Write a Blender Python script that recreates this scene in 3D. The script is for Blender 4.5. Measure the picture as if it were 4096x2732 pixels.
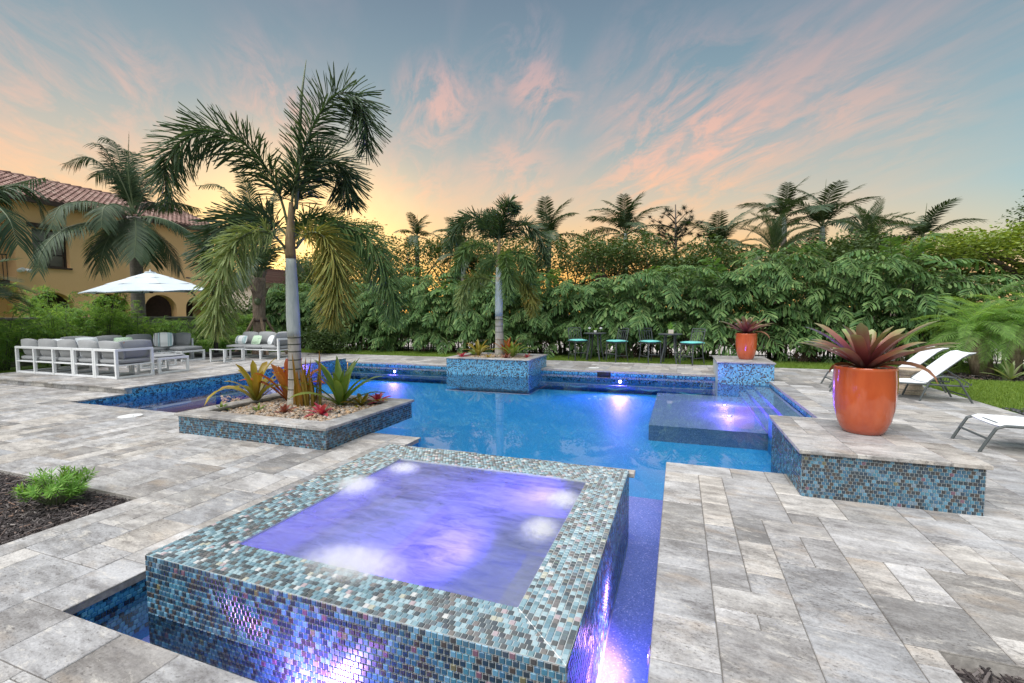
import bpy, math, random
import numpy as np
from mathutils import Vector, Matrix
from mathutils.geometry import tessellate_polygon

for _o in list(bpy.data.objects):
    bpy.data.objects.remove(_o)
S = bpy.context.scene
C = S.collection
PI = math.pi
rng = random.Random(11)

# ------------------------------------------------------------------ camera
EYE = 1.55
def camera_axes(p, r, y):
    cp, sp, cr, sr, c, s = math.cos(p), math.sin(p), math.cos(r), math.sin(r), math.cos(y), math.sin(y)
    Rz = np.array([[c, s, 0], [-s, c, 0], [0, 0, 1]])
    Rx = np.array([[1, 0, 0], [0, cp, -sp], [0, sp, cp]])
    Ry = np.array([[cr, 0, sr], [0, 1, 0], [-sr, 0, cr]])
    return Ry @ Rx @ Rz
AX = camera_axes(0.06090043, -0.00542334, 0.35037028)
cam_d = bpy.data.cameras.new('camera')
cam_d.sensor_width = 36
cam_d.lens = 16.042
cam_d.clip_start = 0.05
cam_d.clip_end = 3000
cam = bpy.data.objects.new('camera', cam_d)
C.objects.link(cam)
m = Matrix.Identity(4)
for i in range(3):
    m[i][0], m[i][1], m[i][2] = AX[0][i], AX[2][i], -AX[1][i]
m[2][3] = EYE
cam.matrix_world = m
S.camera = cam
def shows(x, y, z):
    """how large a point's surroundings show: 0 outside the view, else 1/distance squared"""
    v = AX @ np.array([x, y, z - EYE])
    if v[1] < .1 or abs(v[0] / v[1]) > 1.14 or abs(v[2] / v[1]) > .77:
        return 0
    return 1 / float(v @ v)

# ------------------------------------------------------------------ render / colour
S.view_settings.view_transform = 'Standard'
S.view_settings.look = 'None'
S.view_settings.gamma = 1
S.view_settings.exposure = 1.15
cy = S.cycles
cy.use_denoising = True
cy.max_bounces = 8
cy.diffuse_bounces = 4
cy.glossy_bounces = 4
cy.transmission_bounces = 6
cy.transparent_max_bounces = 16
cy.volume_bounces = 3
cy.caustics_reflective = False
cy.caustics_refractive = False
cy.sample_clamp_indirect = 4
cy.sample_clamp_direct = 12

# ------------------------------------------------------------------ node helpers
class NG:
    def __init__(s, tree):
        s.t = tree; s.n = tree.nodes; s.l = tree.links
    def node(s, kind, **kw):
        n = s.n.new(kind)
        for k, v in kw.items():
            setattr(n, k, v)
        return n
    def put(s, sock, v):
        if v is None: return
        if isinstance(v, bpy.types.NodeSocket): s.l.new(v, sock)
        elif hasattr(v, 'outputs'): s.l.new(v.outputs[0], sock)
        else:
            if isinstance(v, (tuple, list)) and sock.type == 'RGBA' and len(v) == 3: v = (*v, 1)
            sock.default_value = v
    def math(s, op, a, b=None, c=None, clamp=False):
        n = s.node('ShaderNodeMath', operation=op, use_clamp=clamp)
        s.put(n.inputs[0], a); s.put(n.inputs[1], b); s.put(n.inputs[2], c)
        return n.outputs[0]
    def vmath(s, op, a, b=None, scale=None):
        n = s.node('ShaderNodeVectorMath', operation=op)
        s.put(n.inputs[0], a); s.put(n.inputs[1], b)
        if scale is not None: s.put(n.inputs['Scale'], scale)
        return n.outputs['Value'] if op in ('DOT_PRODUCT', 'LENGTH') else n.outputs[0]
    def mix(s, f, a, b, mode='MIX'):
        n = s.node('ShaderNodeMix', data_type='RGBA', blend_type=mode)
        s.put(n.inputs[0], f); s.put(n.inputs[6], a); s.put(n.inputs[7], b)
        return n.outputs[2]
    def ramp(s, f, stops, interp='LINEAR'):
        n = s.node('ShaderNodeValToRGB')
        r = n.color_ramp; r.interpolation = interp
        while len(r.elements) < len(stops): r.elements.new(.5)
        for e, (p, c) in zip(r.elements, stops):
            e.position = p; e.color = (*c, 1) if len(c) == 3 else c
        s.put(n.inputs[0], f)
        return n.outputs[0]
    def rng(s, v, a, b, c=0., d=1.):
        n = s.node('ShaderNodeMapRange', clamp=True)
        for i, x in enumerate((v, a, b, c, d)): s.put(n.inputs[i], x)
        return n.outputs[0]
    def noise(s, vec, scale, detail=3, rough=.55, w=None, dist=0):
        n = s.node('ShaderNodeTexNoise')
        if w is not None:
            n.noise_dimensions = '4D'; s.put(n.inputs['W'], w)
        s.put(n.inputs['Vector'], vec); s.put(n.inputs['Scale'], scale)
        n.inputs['Detail'].default_value = detail; n.inputs['Roughness'].default_value = rough
        n.inputs['Distortion'].default_value = dist
        return n.outputs[0]
    def mapping(s, vec, scale=(1, 1, 1), rot=(0, 0, 0), loc=(0, 0, 0)):
        n = s.node('ShaderNodeMapping')
        s.put(n.inputs[0], vec)
        n.inputs[1].default_value = loc; n.inputs[2].default_value = rot; n.inputs[3].default_value = scale
        return n.outputs[0]

# ------------------------------------------------------------------ world: dusk sky with streaked cloud
SUN_AZ = math.radians(44.5)                   # left of +Y: where the sun goes down behind the palms
world = bpy.data.worlds.new('World')
S.world = world
world.use_nodes = True
world.cycles.sampling_method = 'MANUAL'
world.cycles.sample_map_resolution = 512
g = NG(world.node_tree)
g.n.clear()
tc = g.node('ShaderNodeTexCoord')
D = g.vmath('NORMALIZE', tc.outputs['Generated'])
sp = g.node('ShaderNodeSeparateXYZ'); g.put(sp.inputs[0], D)
dz = g.math('MAXIMUM', sp.outputs[2], 0.0)
base = g.ramp(dz, [(0, (.78, .62, .36)), (.10, (.58, .60, .48)), (.19, (.37, .53, .56)), (.36, (.22, .365, .44)), (.55, (.150, .222, .30)), (1, (.13, .18, .25))])
sdot = g.vmath('DOT_PRODUCT', D, (-math.sin(SUN_AZ), math.cos(SUN_AZ), 0.06))
near = g.rng(sdot, .35, 1.0)
glow = g.math('MULTIPLY', g.math('POWER', near, 1.15), g.math('EXPONENT', g.math('MULTIPLY', g.math('MULTIPLY', dz, dz), -17.0)))
gdot = g.vmath('DOT_PRODUCT', D, (-math.sin(math.radians(24)), math.cos(math.radians(24)), .0))
glow2 = g.math('MULTIPLY', g.math('POWER', g.rng(gdot, .60, 1.0), .7), g.math('EXPONENT', g.math('MULTIPLY', g.math('MULTIPLY', dz, dz), -19.0)))
glow = g.math('MAXIMUM', glow, glow2)
sky = g.mix(g.math('MULTIPLY', glow, .97, clamp=True), base, (1.25, .58, .08))
core = g.math('POWER', g.rng(sdot, .93, 1.0), 3.0)
sky = g.mix(g.math('MULTIPLY', core, .85), sky, (1.7, 1.15, .42))
# cloud plane: streaks run towards the sunset
den = g.math('ADD', dz, .16)
pl = g.vmath('SCALE', D, scale=g.math('DIVIDE', 1.0, den))
plr = g.mapping(pl, rot=(0, 0, -math.radians(38)))
st = g.mapping(plr, scale=(2.1, .55, 0), loc=(.7, .3, 0))
n1 = g.noise(st, 1.0, 6, .56, dist=.6)
n2 = g.noise(g.mapping(plr, scale=(.9, .5, 0), loc=(2.2, 4.1, 0)), 1.0, 3)
n3 = g.noise(g.mapping(plr, scale=(7, 3.0, 0)), 1.0, 6, .68, dist=.6)
streak = g.math('MULTIPLY', g.rng(n1, .46, .74), g.rng(n2, .42, .62))
def blob(d, size, amp):
    v = Vector(d).normalized()
    k = g.vmath('DOT_PRODUCT', D, tuple(v))
    f = g.math('POWER', g.rng(k, math.cos(size), 1.0), 1.3)
    return g.math('MULTIPLY', f, amp)
BLOBS = [((-.456, .792, .405), .10, .9), ((-.398, .815, .421), .10, .5), ((-.280, .833, .477), .10, .8), ((-.251, .878, .408), .08, .9), ((-.680, .622, .388), .12, .55), ((-.676, .644, .359), .06, .5), ((-.051, .905, .423), .16, .5), ((.028, .957, .288), .16, .6), ((-.324, .904, .278), .13, .6), ((-.111, .961, .254), .12, .7), ((-.877, .399, .267), .25, .5), ((.131, .920, .369), .2, .45), ((-.786, .492, .374), .08, .3), ((-.509, .818, .266), .12, .55), ((.310, .896, .317), .12, .3)]
puffs = None
for d, sz, a in BLOBS:
    b = blob(d, sz, a)
    puffs = b if puffs is None else g.math('ADD', puffs, b)
puffs = g.math('MULTIPLY', puffs, g.rng(n3, .42, .60, .02, 1.0))
cl = g.math('ADD', g.math('MULTIPLY', streak, .85), puffs, clamp=True)
hi = g.rng(dz, .05, .5)
ccol = g.ramp(hi, [(0, (1.22, .62, .14)), (.25, (1.12, .58, .25)), (.55, (.92, .51, .37)), (.8, (.70, .44, .39)), (1, (.42, .35, .40))])
sky = g.mix(g.math('MULTIPLY', cl, .86), sky, ccol)
low = g.rng(sp.outputs[2], -.25, -.02)
sky = g.mix(low, (.10, .10, .07), sky)
bg = g.node('ShaderNodeBackground'); g.put(bg.inputs[0], sky); bg.inputs[1].default_value = .46
nish = g.node('ShaderNodeTexSky', sky_type='NISHITA')
nish.sun_disc = False
nish.sun_elevation = math.radians(4)
nish.sun_rotation = -SUN_AZ
bg2 = g.node('ShaderNodeBackground'); g.put(bg2.inputs[0], nish.outputs[0]); bg2.inputs[1].default_value = .010
add = g.node('ShaderNodeAddShader'); g.put(add.inputs[0], bg); g.put(add.inputs[1], bg2)
wo = g.node('ShaderNodeOutputWorld'); g.put(wo.inputs[0], add)

# very soft overhead fill lamp, added to brighten the ground; not the sunset itself
fill_sun_d = bpy.data.lights.new('sun', 'SUN')
fill_sun_d.energy = 2.6
fill_sun_d.angle = math.radians(75)
fill_sun_d.color = (1, .965, .93)
sun = bpy.data.objects.new('sun', fill_sun_d)
C.objects.link(sun)
sun.rotation_euler = (math.radians(28), 0, math.radians(-25))

# ------------------------------------------------------------------ materials
MATS = {}
def mat(name):
    m = bpy.data.materials.new(name); m.use_nodes = True
    MATS[name] = m
    t = NG(m.node_tree)
    return m, t, t.n['Principled BSDF']
def obj_rand(t):
    oi = t.node('ShaderNodeObjectInfo'); ge = t.node('ShaderNodeNewGeometry')
    return t.math('FRACT', t.math('ADD', t.math('MULTIPLY', oi.outputs['Random'], 17.31), ge.outputs['Random Per Island']))
def plain(name, col, rough=.5, metal=0, noise=None, var=0, bump=0, spec=None, coat=0):
    m, t, b = mat(name)
    c = (*col, 1)
    b.inputs['Base Color'].default_value = c
    b.inputs['Roughness'].default_value = rough
    b.inputs['Metallic'].default_value = metal
    if spec is not None: b.inputs['Specular IOR Level'].default_value = spec
    if coat:
        b.inputs['Coat Weight'].default_value = coat; b.inputs['Coat Roughness'].default_value = .06
    if noise:
        ge = t.node('ShaderNodeTexCoord')
        n = t.noise(ge.outputs['Object'], noise, 4)
        k = t.rng(n, .3, .7, 1 - var, 1 + var)
        t.put(b.inputs['Base Color'], t.vmath('SCALE', (col[0], col[1], col[2]), scale=k))
        if bump:
            bp = t.node('ShaderNodeBump'); bp.inputs['Strength'].default_value = bump; bp.inputs['Distance'].default_value = .01
            t.put(bp.inputs['Height'], n); t.put(b.inputs['Normal'], bp)
    return m

def travertine():
    m, t, b = mat('travertine')
    r = obj_rand(t)
    ge = t.node('ShaderNodeNewGeometry')
    P = ge.outputs['Position']
    w = t.math('MULTIPLY', r, 40)
    ang = t.mapping(t.mapping(P, rot=(0, 0, .12)), scale=(1.0, 2.3, 2))
    cloud = t.noise(ang, 3.2, 9, .72, w=w, dist=.25)
    big = t.noise(ang, 1.1, 3, .55, w=w)
    vein = t.noise(t.mapping(t.mapping(P, rot=(0, 0, .2)), scale=(1.5, 4.2, 3)), 3.4, 9, .78, w=w, dist=.3)
    fine = t.noise(P, 60, 5, .7)
    tone = t.ramp(r, [(0, (.32, .31, .295)), (.12, (.45, .445, .44)), (.25, (.49, .465, .43)), (.37, (.32, .325, .335)), (.5, (.51, .50, .49)), (.6, (.23, .225, .22)), (.7, (.47, .44, .40)), (.8, (.39, .39, .395)), (.9, (.28, .265, .25)), (1, (.43, .425, .42))])
    light = t.mix(1.0, tone, (1.30, 1.31, 1.33), 'MULTIPLY')
    dark = t.mix(1.0, tone, (.56, .545, .54), 'MULTIPLY')
    c = t.mix(t.math('ADD', t.rng(cloud, .41, .59, 0, .66), t.rng(big, .38, .62, 0, .34)), dark, light)
    c = t.mix(t.math('MULTIPLY', t.rng(vein, .535, .64), .72), c, (.15, .14, .14))
    c = t.mix(t.math('MULTIPLY', t.rng(vein, .455, .37), .50), c, (.70, .66, .59))
    ochre = t.rng(t.noise(ang, 2.1, 4, .6, w=t.math('ADD', w, 9)), .55, .68)
    c = t.mix(t.math('MULTIPLY', ochre, .30), c, (.47, .36, .25))
    pit = t.rng(t.noise(t.mapping(P, scale=(1, 2.0, 1)), 40, 5, .75, w=w), .545, .61)
    pit = t.math('MULTIPLY', pit, t.rng(big, .60, .44, .12, 1))
    c = t.mix(t.math('MULTIPLY', pit, .75), c, (.10, .09, .085))
    c = t.mix(t.math('MULTIPLY', t.rng(fine, .42, .60), .42), c, t.mix(1.0, c, (.58, .58, .59), 'MULTIPLY'))
    t.put(b.inputs['Base Color'], c)
    t.put(b.inputs['Roughness'], t.rng(cloud, .3, .7, .62, .42))
    b.inputs['Specular IOR Level'].default_value = .4
    bp = t.node('ShaderNodeBump'); bp.inputs['Strength'].default_value = .25; bp.inputs['Distance'].default_value = .004
    t.put(bp.inputs['Height'], t.math('SUBTRACT', fine, t.math('MULTIPLY', pit, .8))); t.put(b.inputs['Normal'], bp)
    return m
travertine()

def mosaic_mat(name, stops, rough=.13, film=True):
    m, t, b = mat(name)
    r = obj_rand(t)
    c = t.ramp(r, stops, 'CONSTANT')
    ge = t.node('ShaderNodeNewGeometry')
    n = t.noise(ge.outputs['Position'], 60, 3)
    c = t.mix(t.rng(n, .3, .7, 0, .35), c, t.mix(1.0, c, (.55, .6, .65), 'MULTIPLY'))
    t.put(b.inputs['Base Color'], c)
    r2 = t.math('FRACT', t.math('MULTIPLY', r, 71.7))
    t.put(b.inputs['Roughness'], t.rng(r2, 0, 1, rough, rough + .16))
    b.inputs['Specular IOR Level'].default_value = .8
    # iridescent film on the glass
    if film:
        t.put(b.inputs['Thin Film Thickness'], t.rng(r2, .55, 1, 0, 480))
        b.inputs['Thin Film IOR'].default_value = 1.8
    return m
GL = [(0, (.028, .045, .062)), (.16, (.04, .12, .19)), (.36, (.042, .042, .046)), (.44, (.07, .21, .30)), (.56, (.028, .055, .09)), (.70, (.12, .28, .40)), (.79, (.065, .055, .05)), (.86, (.05, .14, .24)), (.93, (.16, .24, .32)), (.975, (.17, .09, .13)), (.99, (.16, .15, .08))]
GLB = [(0, (.025, .05, .08)), (.10, (.08, .34, .55)), (.28, (.035, .06, .085)), (.36, (.12, .46, .68)), (.56, (.05, .18, .32)), (.66, (.20, .56, .74)), (.82, (.05, .07, .09)), (.88, (.08, .36, .60))]
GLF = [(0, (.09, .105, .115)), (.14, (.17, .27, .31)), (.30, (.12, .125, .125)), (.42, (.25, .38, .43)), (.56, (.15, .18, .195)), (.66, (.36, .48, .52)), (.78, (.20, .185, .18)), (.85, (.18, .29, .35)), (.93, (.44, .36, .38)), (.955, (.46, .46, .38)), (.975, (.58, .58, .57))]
mosaic_mat('mosaic', GL, film=False)
mosaic_mat('mosaic_blue', GLB, film=False)
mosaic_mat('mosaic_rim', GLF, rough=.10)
plain('grout', (.42, .46, .47), .8, noise=40, var=.12)
plain('sand_joint', (.17, .158, .145), .95)
plain('stone_edge', (.33, .31, .29), .7, noise=25, var=.3, bump=.4)

def pebble_floor(name, col, col2, spec=(.5, .6, .8)):
    m, t, b = mat(name)
    ge = t.node('ShaderNodeNewGeometry')
    v = t.node('ShaderNodeTexVoronoi'); t.put(v.inputs['Vector'], ge.outputs['Position']); v.inputs['Scale'].default_value = 130
    sep = t.node('ShaderNodeSeparateColor'); t.put(sep.inputs[0], v.outputs['Color'])
    c = t.mix(sep.outputs[0], col, col2)
    c = t.mix(t.rng(sep.outputs[1], .93, .95), c, spec)
    c = t.mix(t.rng(t.noise(ge.outputs['Position'], 1.2, 3), .3, .7, 0, .3), c, t.mix(1.0, c, (.7, .75, .8), 'MULTIPLY'))
    t.put(b.inputs['Base Color'], c)
    b.inputs['Roughness'].default_value = .6
    return m
pebble_floor('pool_plaster', (.010, .235, .55), (.026, .35, .72), (.14, .5, .82))
pebble_floor('channel_lamplit_plaster', (.15, .17, .55), (.30, .30, .78), (.6, .5, .9))  # violet of the underwater lamps put into the channel floor's colour
pebble_floor('ledge_plaster', (.13, .19, .34), (.26, .34, .50))
pebble_floor('spa_plaster', (.22, .25, .30), (.34, .37, .42))

def water_mat(name, tint, ior, rough=.0, milky=0, bump=.03, scale=3.0, milk=(.62, .66, .85)):
    m, t, b = mat(name)
    t.n.remove(b)
    out = t.n['Material Output']
    ge = t.node('ShaderNodeNewGeometry')
    n = t.noise(t.mapping(ge.outputs['Position'], scale=(1, .45, 1), rot=(0, 0, .3)), scale, 4, .5)
    bp = t.node('ShaderNodeBump'); bp.inputs['Strength'].default_value = bump; bp.inputs['Distance'].default_value = .05
    t.put(bp.inputs['Height'], n)
    tr = t.node('ShaderNodeBsdfTransparent'); tr.inputs[0].default_value = (*tint, 1)
    gl = t.node('ShaderNodeBsdfGlossy'); gl.inputs['Roughness'].default_value = rough; t.put(gl.inputs['Normal'], bp)
    fr = t.node('ShaderNodeFresnel'); fr.inputs[0].default_value = ior; t.put(fr.inputs['Normal'], bp)
    low = tr.outputs[0]
    if milky:
        df = t.node('ShaderNodeBsdfDiffuse'); df.inputs[0].default_value = (*milk, 1)
        tl = t.node('ShaderNodeBsdfTranslucent'); tl.inputs[0].default_value = (*milk, 1)
        a = t.node('ShaderNodeMixShader'); a.inputs[0].default_value = .72; t.put(a.inputs[1], df); t.put(a.inputs[2], tl)
        k = t.rng(t.noise(t.mapping(ge.outputs['Position'], scale=(3, 9, 1), rot=(0, 0, .5)), 1.6, 5, .6, dist=.8), .3, .7, milky - .22, milky + .22)
        bm = t.node('ShaderNodeMixShader'); t.put(bm.inputs[0], k); t.put(bm.inputs[1], low); t.put(bm.inputs[2], a)
        low = bm.outputs[0]
    mx = t.node('ShaderNodeMixShader'); t.put(mx.inputs[0], fr); t.put(mx.inputs[1], low); t.put(mx.inputs[2], gl)
    t.put(out.inputs[0], mx)
    return m
water_mat('pool_water', (.84, .97, 1.0), 1.5, bump=.004, scale=1.3)
water_mat('spa_water', (.80, .84, 1.0), 1.33, rough=.22, milky=.5, bump=.35, scale=9)

plain('white_metal', (.74, .76, .78), .38)
plain('charcoal_metal', (.062, .07, .075), .42, spec=.5)
plain('sling_frame', (.075, .088, .09), .40)
plain('fence_metal', (.016, .015, .015), .5)
plain('bronze_metal', (.035, .027, .024), .5)
plain('plastic_base', (.045, .042, .043), .55, noise=12, var=.2)
plain('leather_tag', (.45, .17, .07), .6)
plain('white_plastic', (.72, .73, .73), .4)
plain('dark_void', (.012, .012, .013), .9)
plain('chrome', (.6, .6, .62), .2, metal=1)
plain('black_stone', (.03, .032, .035), .45, noise=8, var=.4)
plain('wood_stake', (.24, .17, .115), .8, noise=14, var=.3, bump=.5)
plain('dark_wood', (.045, .026, .02), .6, noise=10, var=.25)
plain('soil', (.06, .042, .03), .95, noise=20, var=.4)

def fabric(name, col, var=.07, weave=260):
    m, t, b = mat(name)
    tcn = t.node('ShaderNodeTexCoord')
    n = t.noise(tcn.outputs['Object'], 4, 3)
    f = t.noise(tcn.outputs['Object'], weave, 2)
    k = t.math('ADD', t.rng(n, .3, .7, 1 - var, 1 + var), t.rng(f, .3, .7, -.08, .08))
    t.put(b.inputs['Base Color'], t.vmath('SCALE', col, scale=k))
    b.inputs['Roughness'].default_value = .9
    b.inputs['Sheen Weight'].default_value = .2
    bp = t.node('ShaderNodeBump'); bp.inputs['Strength'].default_value = .25; bp.inputs['Distance'].default_value = .02
    t.put(bp.inputs['Height'], t.noise(t.mapping(tcn.outputs['Object'], scale=(1, 1, 1.6)), 9, 3)); t.put(b.inputs['Normal'], bp)
    return m
fabric('grey_fabric', (.27, .28, .29))
fabric('white_fabric', (.68, .72, .74))
fabric('aqua_fabric', (.13, .52, .50))
fabric('canopy_fabric', (.58, .66, .72), .04)
fabric('sling_fabric', (.66, .69, .73), .03)

def stripes(name, bands, base):
    m, t, b = mat(name)
    tcn = t.node('ShaderNodeTexCoord')
    s = t.node('ShaderNodeSeparateXYZ'); t.put(s.inputs[0], tcn.outputs['Generated'])
    c = t.ramp(s.outputs[0], bands, 'CONSTANT')
    t.put(b.inputs['Base Color'], c); b.inputs['Roughness'].default_value = .9
    return m
WH, GY, AQ = (.68, .70, .70), (.17, .18, .20), (.36, .50, .52)
stripes('striped_fabric', [(0, WH), (.05, GY), (.10, WH), (.13, GY), (.17, WH), (.20, GY), (.24, AQ), (.30, GY), (.34, WH), (.72, AQ), (.78, WH), (.81, AQ), (.93, WH)], WH)
def leafprint():
    m, t, b = mat('green_print')
    tcn = t.node('ShaderNodeTexCoord')
    v = t.node('ShaderNodeTexVoronoi'); t.put(v.inputs['Vector'], t.mapping(tcn.outputs['Object'], scale=(1, 1, 1.7))); v.inputs['Scale'].default_value = 38
    c = t.mix(t.rng(v.outputs['Distance'], .3, .42), (.24, .48, .30), (.55, .68, .52))
    t.put(b.inputs['Base Color'], c); b.inputs['Roughness'].default_value = .9
leafprint()

def ceramic():
    m, t, b = mat('orange_glaze')
    tcn = t.node('ShaderNodeTexCoord')
    s = t.node('ShaderNodeSeparateXYZ'); t.put(s.inputs[0], tcn.outputs['Object'])
    n = t.noise(t.mapping(tcn.outputs['Object'], scale=(1, 1, .35)), 6, 4)
    c = t.mix(t.rng(n, .3, .7), (.43, .070, .020), (.58, .12, .036))
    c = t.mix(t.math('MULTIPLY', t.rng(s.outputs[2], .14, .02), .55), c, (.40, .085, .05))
    t.put(b.inputs['Base Color'], c)
    b.inputs['Roughness'].default_value = .16
    b.inputs['Coat Weight'].default_value = .6; b.inputs['Coat Roughness'].default_value = .05
ceramic()

def glass_mat(name, tint=(.85, .93, .92), ior=1.5, keep=.0):
    m, t, b = mat(name); t.n.remove(b)
    tr = t.node('ShaderNodeBsdfTransparent'); tr.inputs[0].default_value = (*tint, 1)
    gl = t.node('ShaderNodeBsdfGlossy'); gl.inputs['Roughness'].default_value = .03
    fr = t.node('ShaderNodeFresnel'); fr.inputs[0].default_value = ior
    mx = t.node('ShaderNodeMixShader'); t.put(mx.inputs[0], fr); t.put(mx.inputs[1], tr); t.put(mx.inputs[2], gl)
    t.put(t.n['Material Output'].inputs[0], mx)
glass_mat('clear_glass')
glass_mat('table_glass', (.62, .72, .70), 1.9)
plain('window_glass', (.03, .034, .038), .08, spec=.9)

def leaf_mat(name, cols, rough=.45, trans=.3, uvgrad=None, spec=.45, back=None):
    """cols: ramp over a per-leaf random; uvgrad: (stops) along the leaf's own length that tint it"""
    m, t, b = mat(name)
    r = obj_rand(t)
    k = len(cols)
    c = t.ramp(r, [(i / max(1, k - 1), x) for i, x in enumerate(cols)])
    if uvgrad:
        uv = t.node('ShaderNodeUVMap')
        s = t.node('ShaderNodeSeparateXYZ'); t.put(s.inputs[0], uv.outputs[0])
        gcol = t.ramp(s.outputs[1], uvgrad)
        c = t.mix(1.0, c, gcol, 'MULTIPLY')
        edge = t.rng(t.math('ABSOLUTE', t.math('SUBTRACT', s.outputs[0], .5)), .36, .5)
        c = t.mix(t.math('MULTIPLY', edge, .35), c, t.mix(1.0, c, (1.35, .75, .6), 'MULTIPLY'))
    ge = t.node('ShaderNodeNewGeometry')
    n = t.noise(ge.outputs['Position'], 14, 3)
    c = t.mix(t.rng(n, .35, .65, 0, .45), c, t.mix(1.0, c, (.72, .72, .6), 'MULTIPLY'))
    t.put(b.inputs['Base Color'], c)
    b.inputs['Roughness'].default_value = rough
    b.inputs['Specular IOR Level'].default_value = spec
    if trans:
        tl = t.node('ShaderNodeBsdfTranslucent'); t.put(tl.inputs[0], t.mix(1.0, c, (1.5, 1.4, .6), 'MULTIPLY'))
        mx = t.node('ShaderNodeMixShader'); mx.inputs[0].default_value = trans
        t.put(mx.inputs[1], b); t.put(mx.inputs[2], tl)
        t.put(t.n['Material Output'].inputs[0], mx)
    return m
leaf_mat('hedge_leaf', [(.04, .10, .03), (.09, .185, .055), (.155, .275, .09), (.06, .135, .04), (.23, .33, .12), (.11, .22, .085), (.05, .12, .045)], .55, .25, spec=.22)
leaf_mat('hedge_leaf_brown', [(.12, .085, .06), (.17, .11, .085), (.09, .055, .045)], .7, .15)
leaf_mat('hedge_leaf_lime', [(.11, .24, .06), (.16, .28, .07), (.09, .22, .07)], .4, .3)
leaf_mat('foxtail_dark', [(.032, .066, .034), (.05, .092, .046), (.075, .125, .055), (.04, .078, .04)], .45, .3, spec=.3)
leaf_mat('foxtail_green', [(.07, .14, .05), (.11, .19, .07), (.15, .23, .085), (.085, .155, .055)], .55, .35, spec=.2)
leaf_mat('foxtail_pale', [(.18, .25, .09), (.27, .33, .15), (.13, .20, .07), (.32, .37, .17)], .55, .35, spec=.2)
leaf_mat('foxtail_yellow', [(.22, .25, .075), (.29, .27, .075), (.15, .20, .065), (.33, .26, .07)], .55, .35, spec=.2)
leaf_mat('coconut_leaf', [(.028, .058, .032), (.045, .08, .042), (.07, .105, .05), (.035, .066, .035)], .5, .15, spec=.2)
leaf_mat('background_palm', [(.032, .06, .03), (.05, .085, .04), (.045, .07, .03)], .5, .15)
leaf_mat('date_leaf', [(.045, .085, .04), (.07, .12, .055), (.06, .10, .045)], .45, .2)
leaf_mat('pygmy_leaf', [(.22, .40, .11), (.28, .48, .14), (.17, .33, .09), (.34, .52, .16)], .5, .5, spec=.25)
leaf_mat('bamboo_leaf', [(.20, .37, .10), (.28, .46, .15), (.16, .31, .09), (.34, .50, .19)], .55, .5, spec=.2)
leaf_mat('tree_leaf', [(.045, .085, .025), (.065, .115, .032), (.085, .14, .04), (.055, .095, .028)], .55, .25)
leaf_mat('lime_tree_leaf', [(.18, .27, .045), (.26, .35, .06), (.12, .20, .035), (.30, .37, .07)], .5, .3)
leaf_mat('shrub_leaf', [(.15, .34, .055), (.21, .43, .08), (.12, .28, .05), (.30, .48, .12)], .5, .3, spec=.2)
leaf_mat('pine_needle', [(.03, .042, .025), (.045, .055, .03)], .7, .1)
leaf_mat('grass_blade', [(.11, .20, .025), (.18, .29, .04), (.24, .34, .055), (.14, .24, .035)], .6, .3)
leaf_mat('variegated_leaf', [(.40, .46, .26), (.20, .30, .12), (.5, .52, .34)], .45, .25)
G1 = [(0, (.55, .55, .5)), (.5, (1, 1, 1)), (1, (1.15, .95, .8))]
leaf_mat('bromeliad_yellow', [(.30, .27, .03), (.36, .30, .04), (.20, .23, .035), (.40, .28, .05)], .32, .3, G1)
leaf_mat('bromeliad_orange', [(.46, .13, .03), (.38, .10, .03), (.50, .19, .05), (.33, .15, .05)], .32, .3, G1)
leaf_mat('bromeliad_olive', [(.28, .20, .035), (.34, .17, .03), (.20, .21, .04), (.40, .19, .03)], .32, .3, G1)
leaf_mat('bromeliad_green', [(.16, .28, .035), (.21, .33, .05), (.12, .23, .045), (.28, .34, .10)], .3, .3, G1)
leaf_mat('bromeliad_pink', [(.50, .05, .13), (.56, .10, .15), (.42, .04, .12), (.52, .16, .15)], .32, .25, [(0, (1.1, .5, 1.1)), (.5, (1, 1, 1)), (1, (.9, 1.3, .8))])
leaf_mat('bromeliad_maroon', [(.30, .07, .07), (.24, .10, .09), (.34, .12, .10)], .35, .2, G1)
leaf_mat('bromeliad_purple', [(.25, .075, .08), (.29, .105, .085), (.21, .07, .075), (.26, .13, .085)], .30, .12, [(0, (.16, .14, .22)), (.22, (.40, .25, .4)), (.5, (.9, .75, .85)), (.74, (1, 1.7, 1.2)), (1, (1.05, 3.6, 1.8))])
leaf_mat('dead_leaf', [(.28, .12, .06), (.33, .16, .09)], .7, .1)
plain('palm_stem', (.10, .13, .06), .5)
plain('dark_stem', (.05, .055, .035), .6)

def trunk_mat(name, c1, c2, ring=9, ringdark=.55, green=None):
    m, t, b = mat(name)
    tcn = t.node('ShaderNodeTexCoord')
    s = t.node('ShaderNodeSeparateXYZ'); t.put(s.inputs[0], tcn.outputs['Object'])
    n = t.noise(t.mapping(tcn.outputs['Object'], scale=(6, 6, 1.2)), 5, 5, .6)
    c = t.mix(t.rng(n, .35, .65), c1, c2)
    if green:
        n2 = t.noise(tcn.outputs['Object'], 2.2, 3)
        c = t.mix(t.math('MULTIPLY', t.rng(n2, .52, .62), .6), c, green)
    if ring:
        w = t.math('FRACT', t.math('MULTIPLY', s.outputs[2], ring))
        line = t.rng(t.math('ABSOLUTE', t.math('SUBTRACT', w, .5)), .44, .5)
        c = t.mix(t.math('MULTIPLY', line, ringdark), c, (.05, .04, .03))
    t.put(b.inputs['Base Color'], c)
    b.inputs['Roughness'].default_value = .75
    bp = t.node('ShaderNodeBump'); bp.inputs['Strength'].default_value = .4; bp.inputs['Distance'].default_value = .01
    t.put(bp.inputs['Height'], n); t.put(b.inputs['Normal'], bp)
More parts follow.
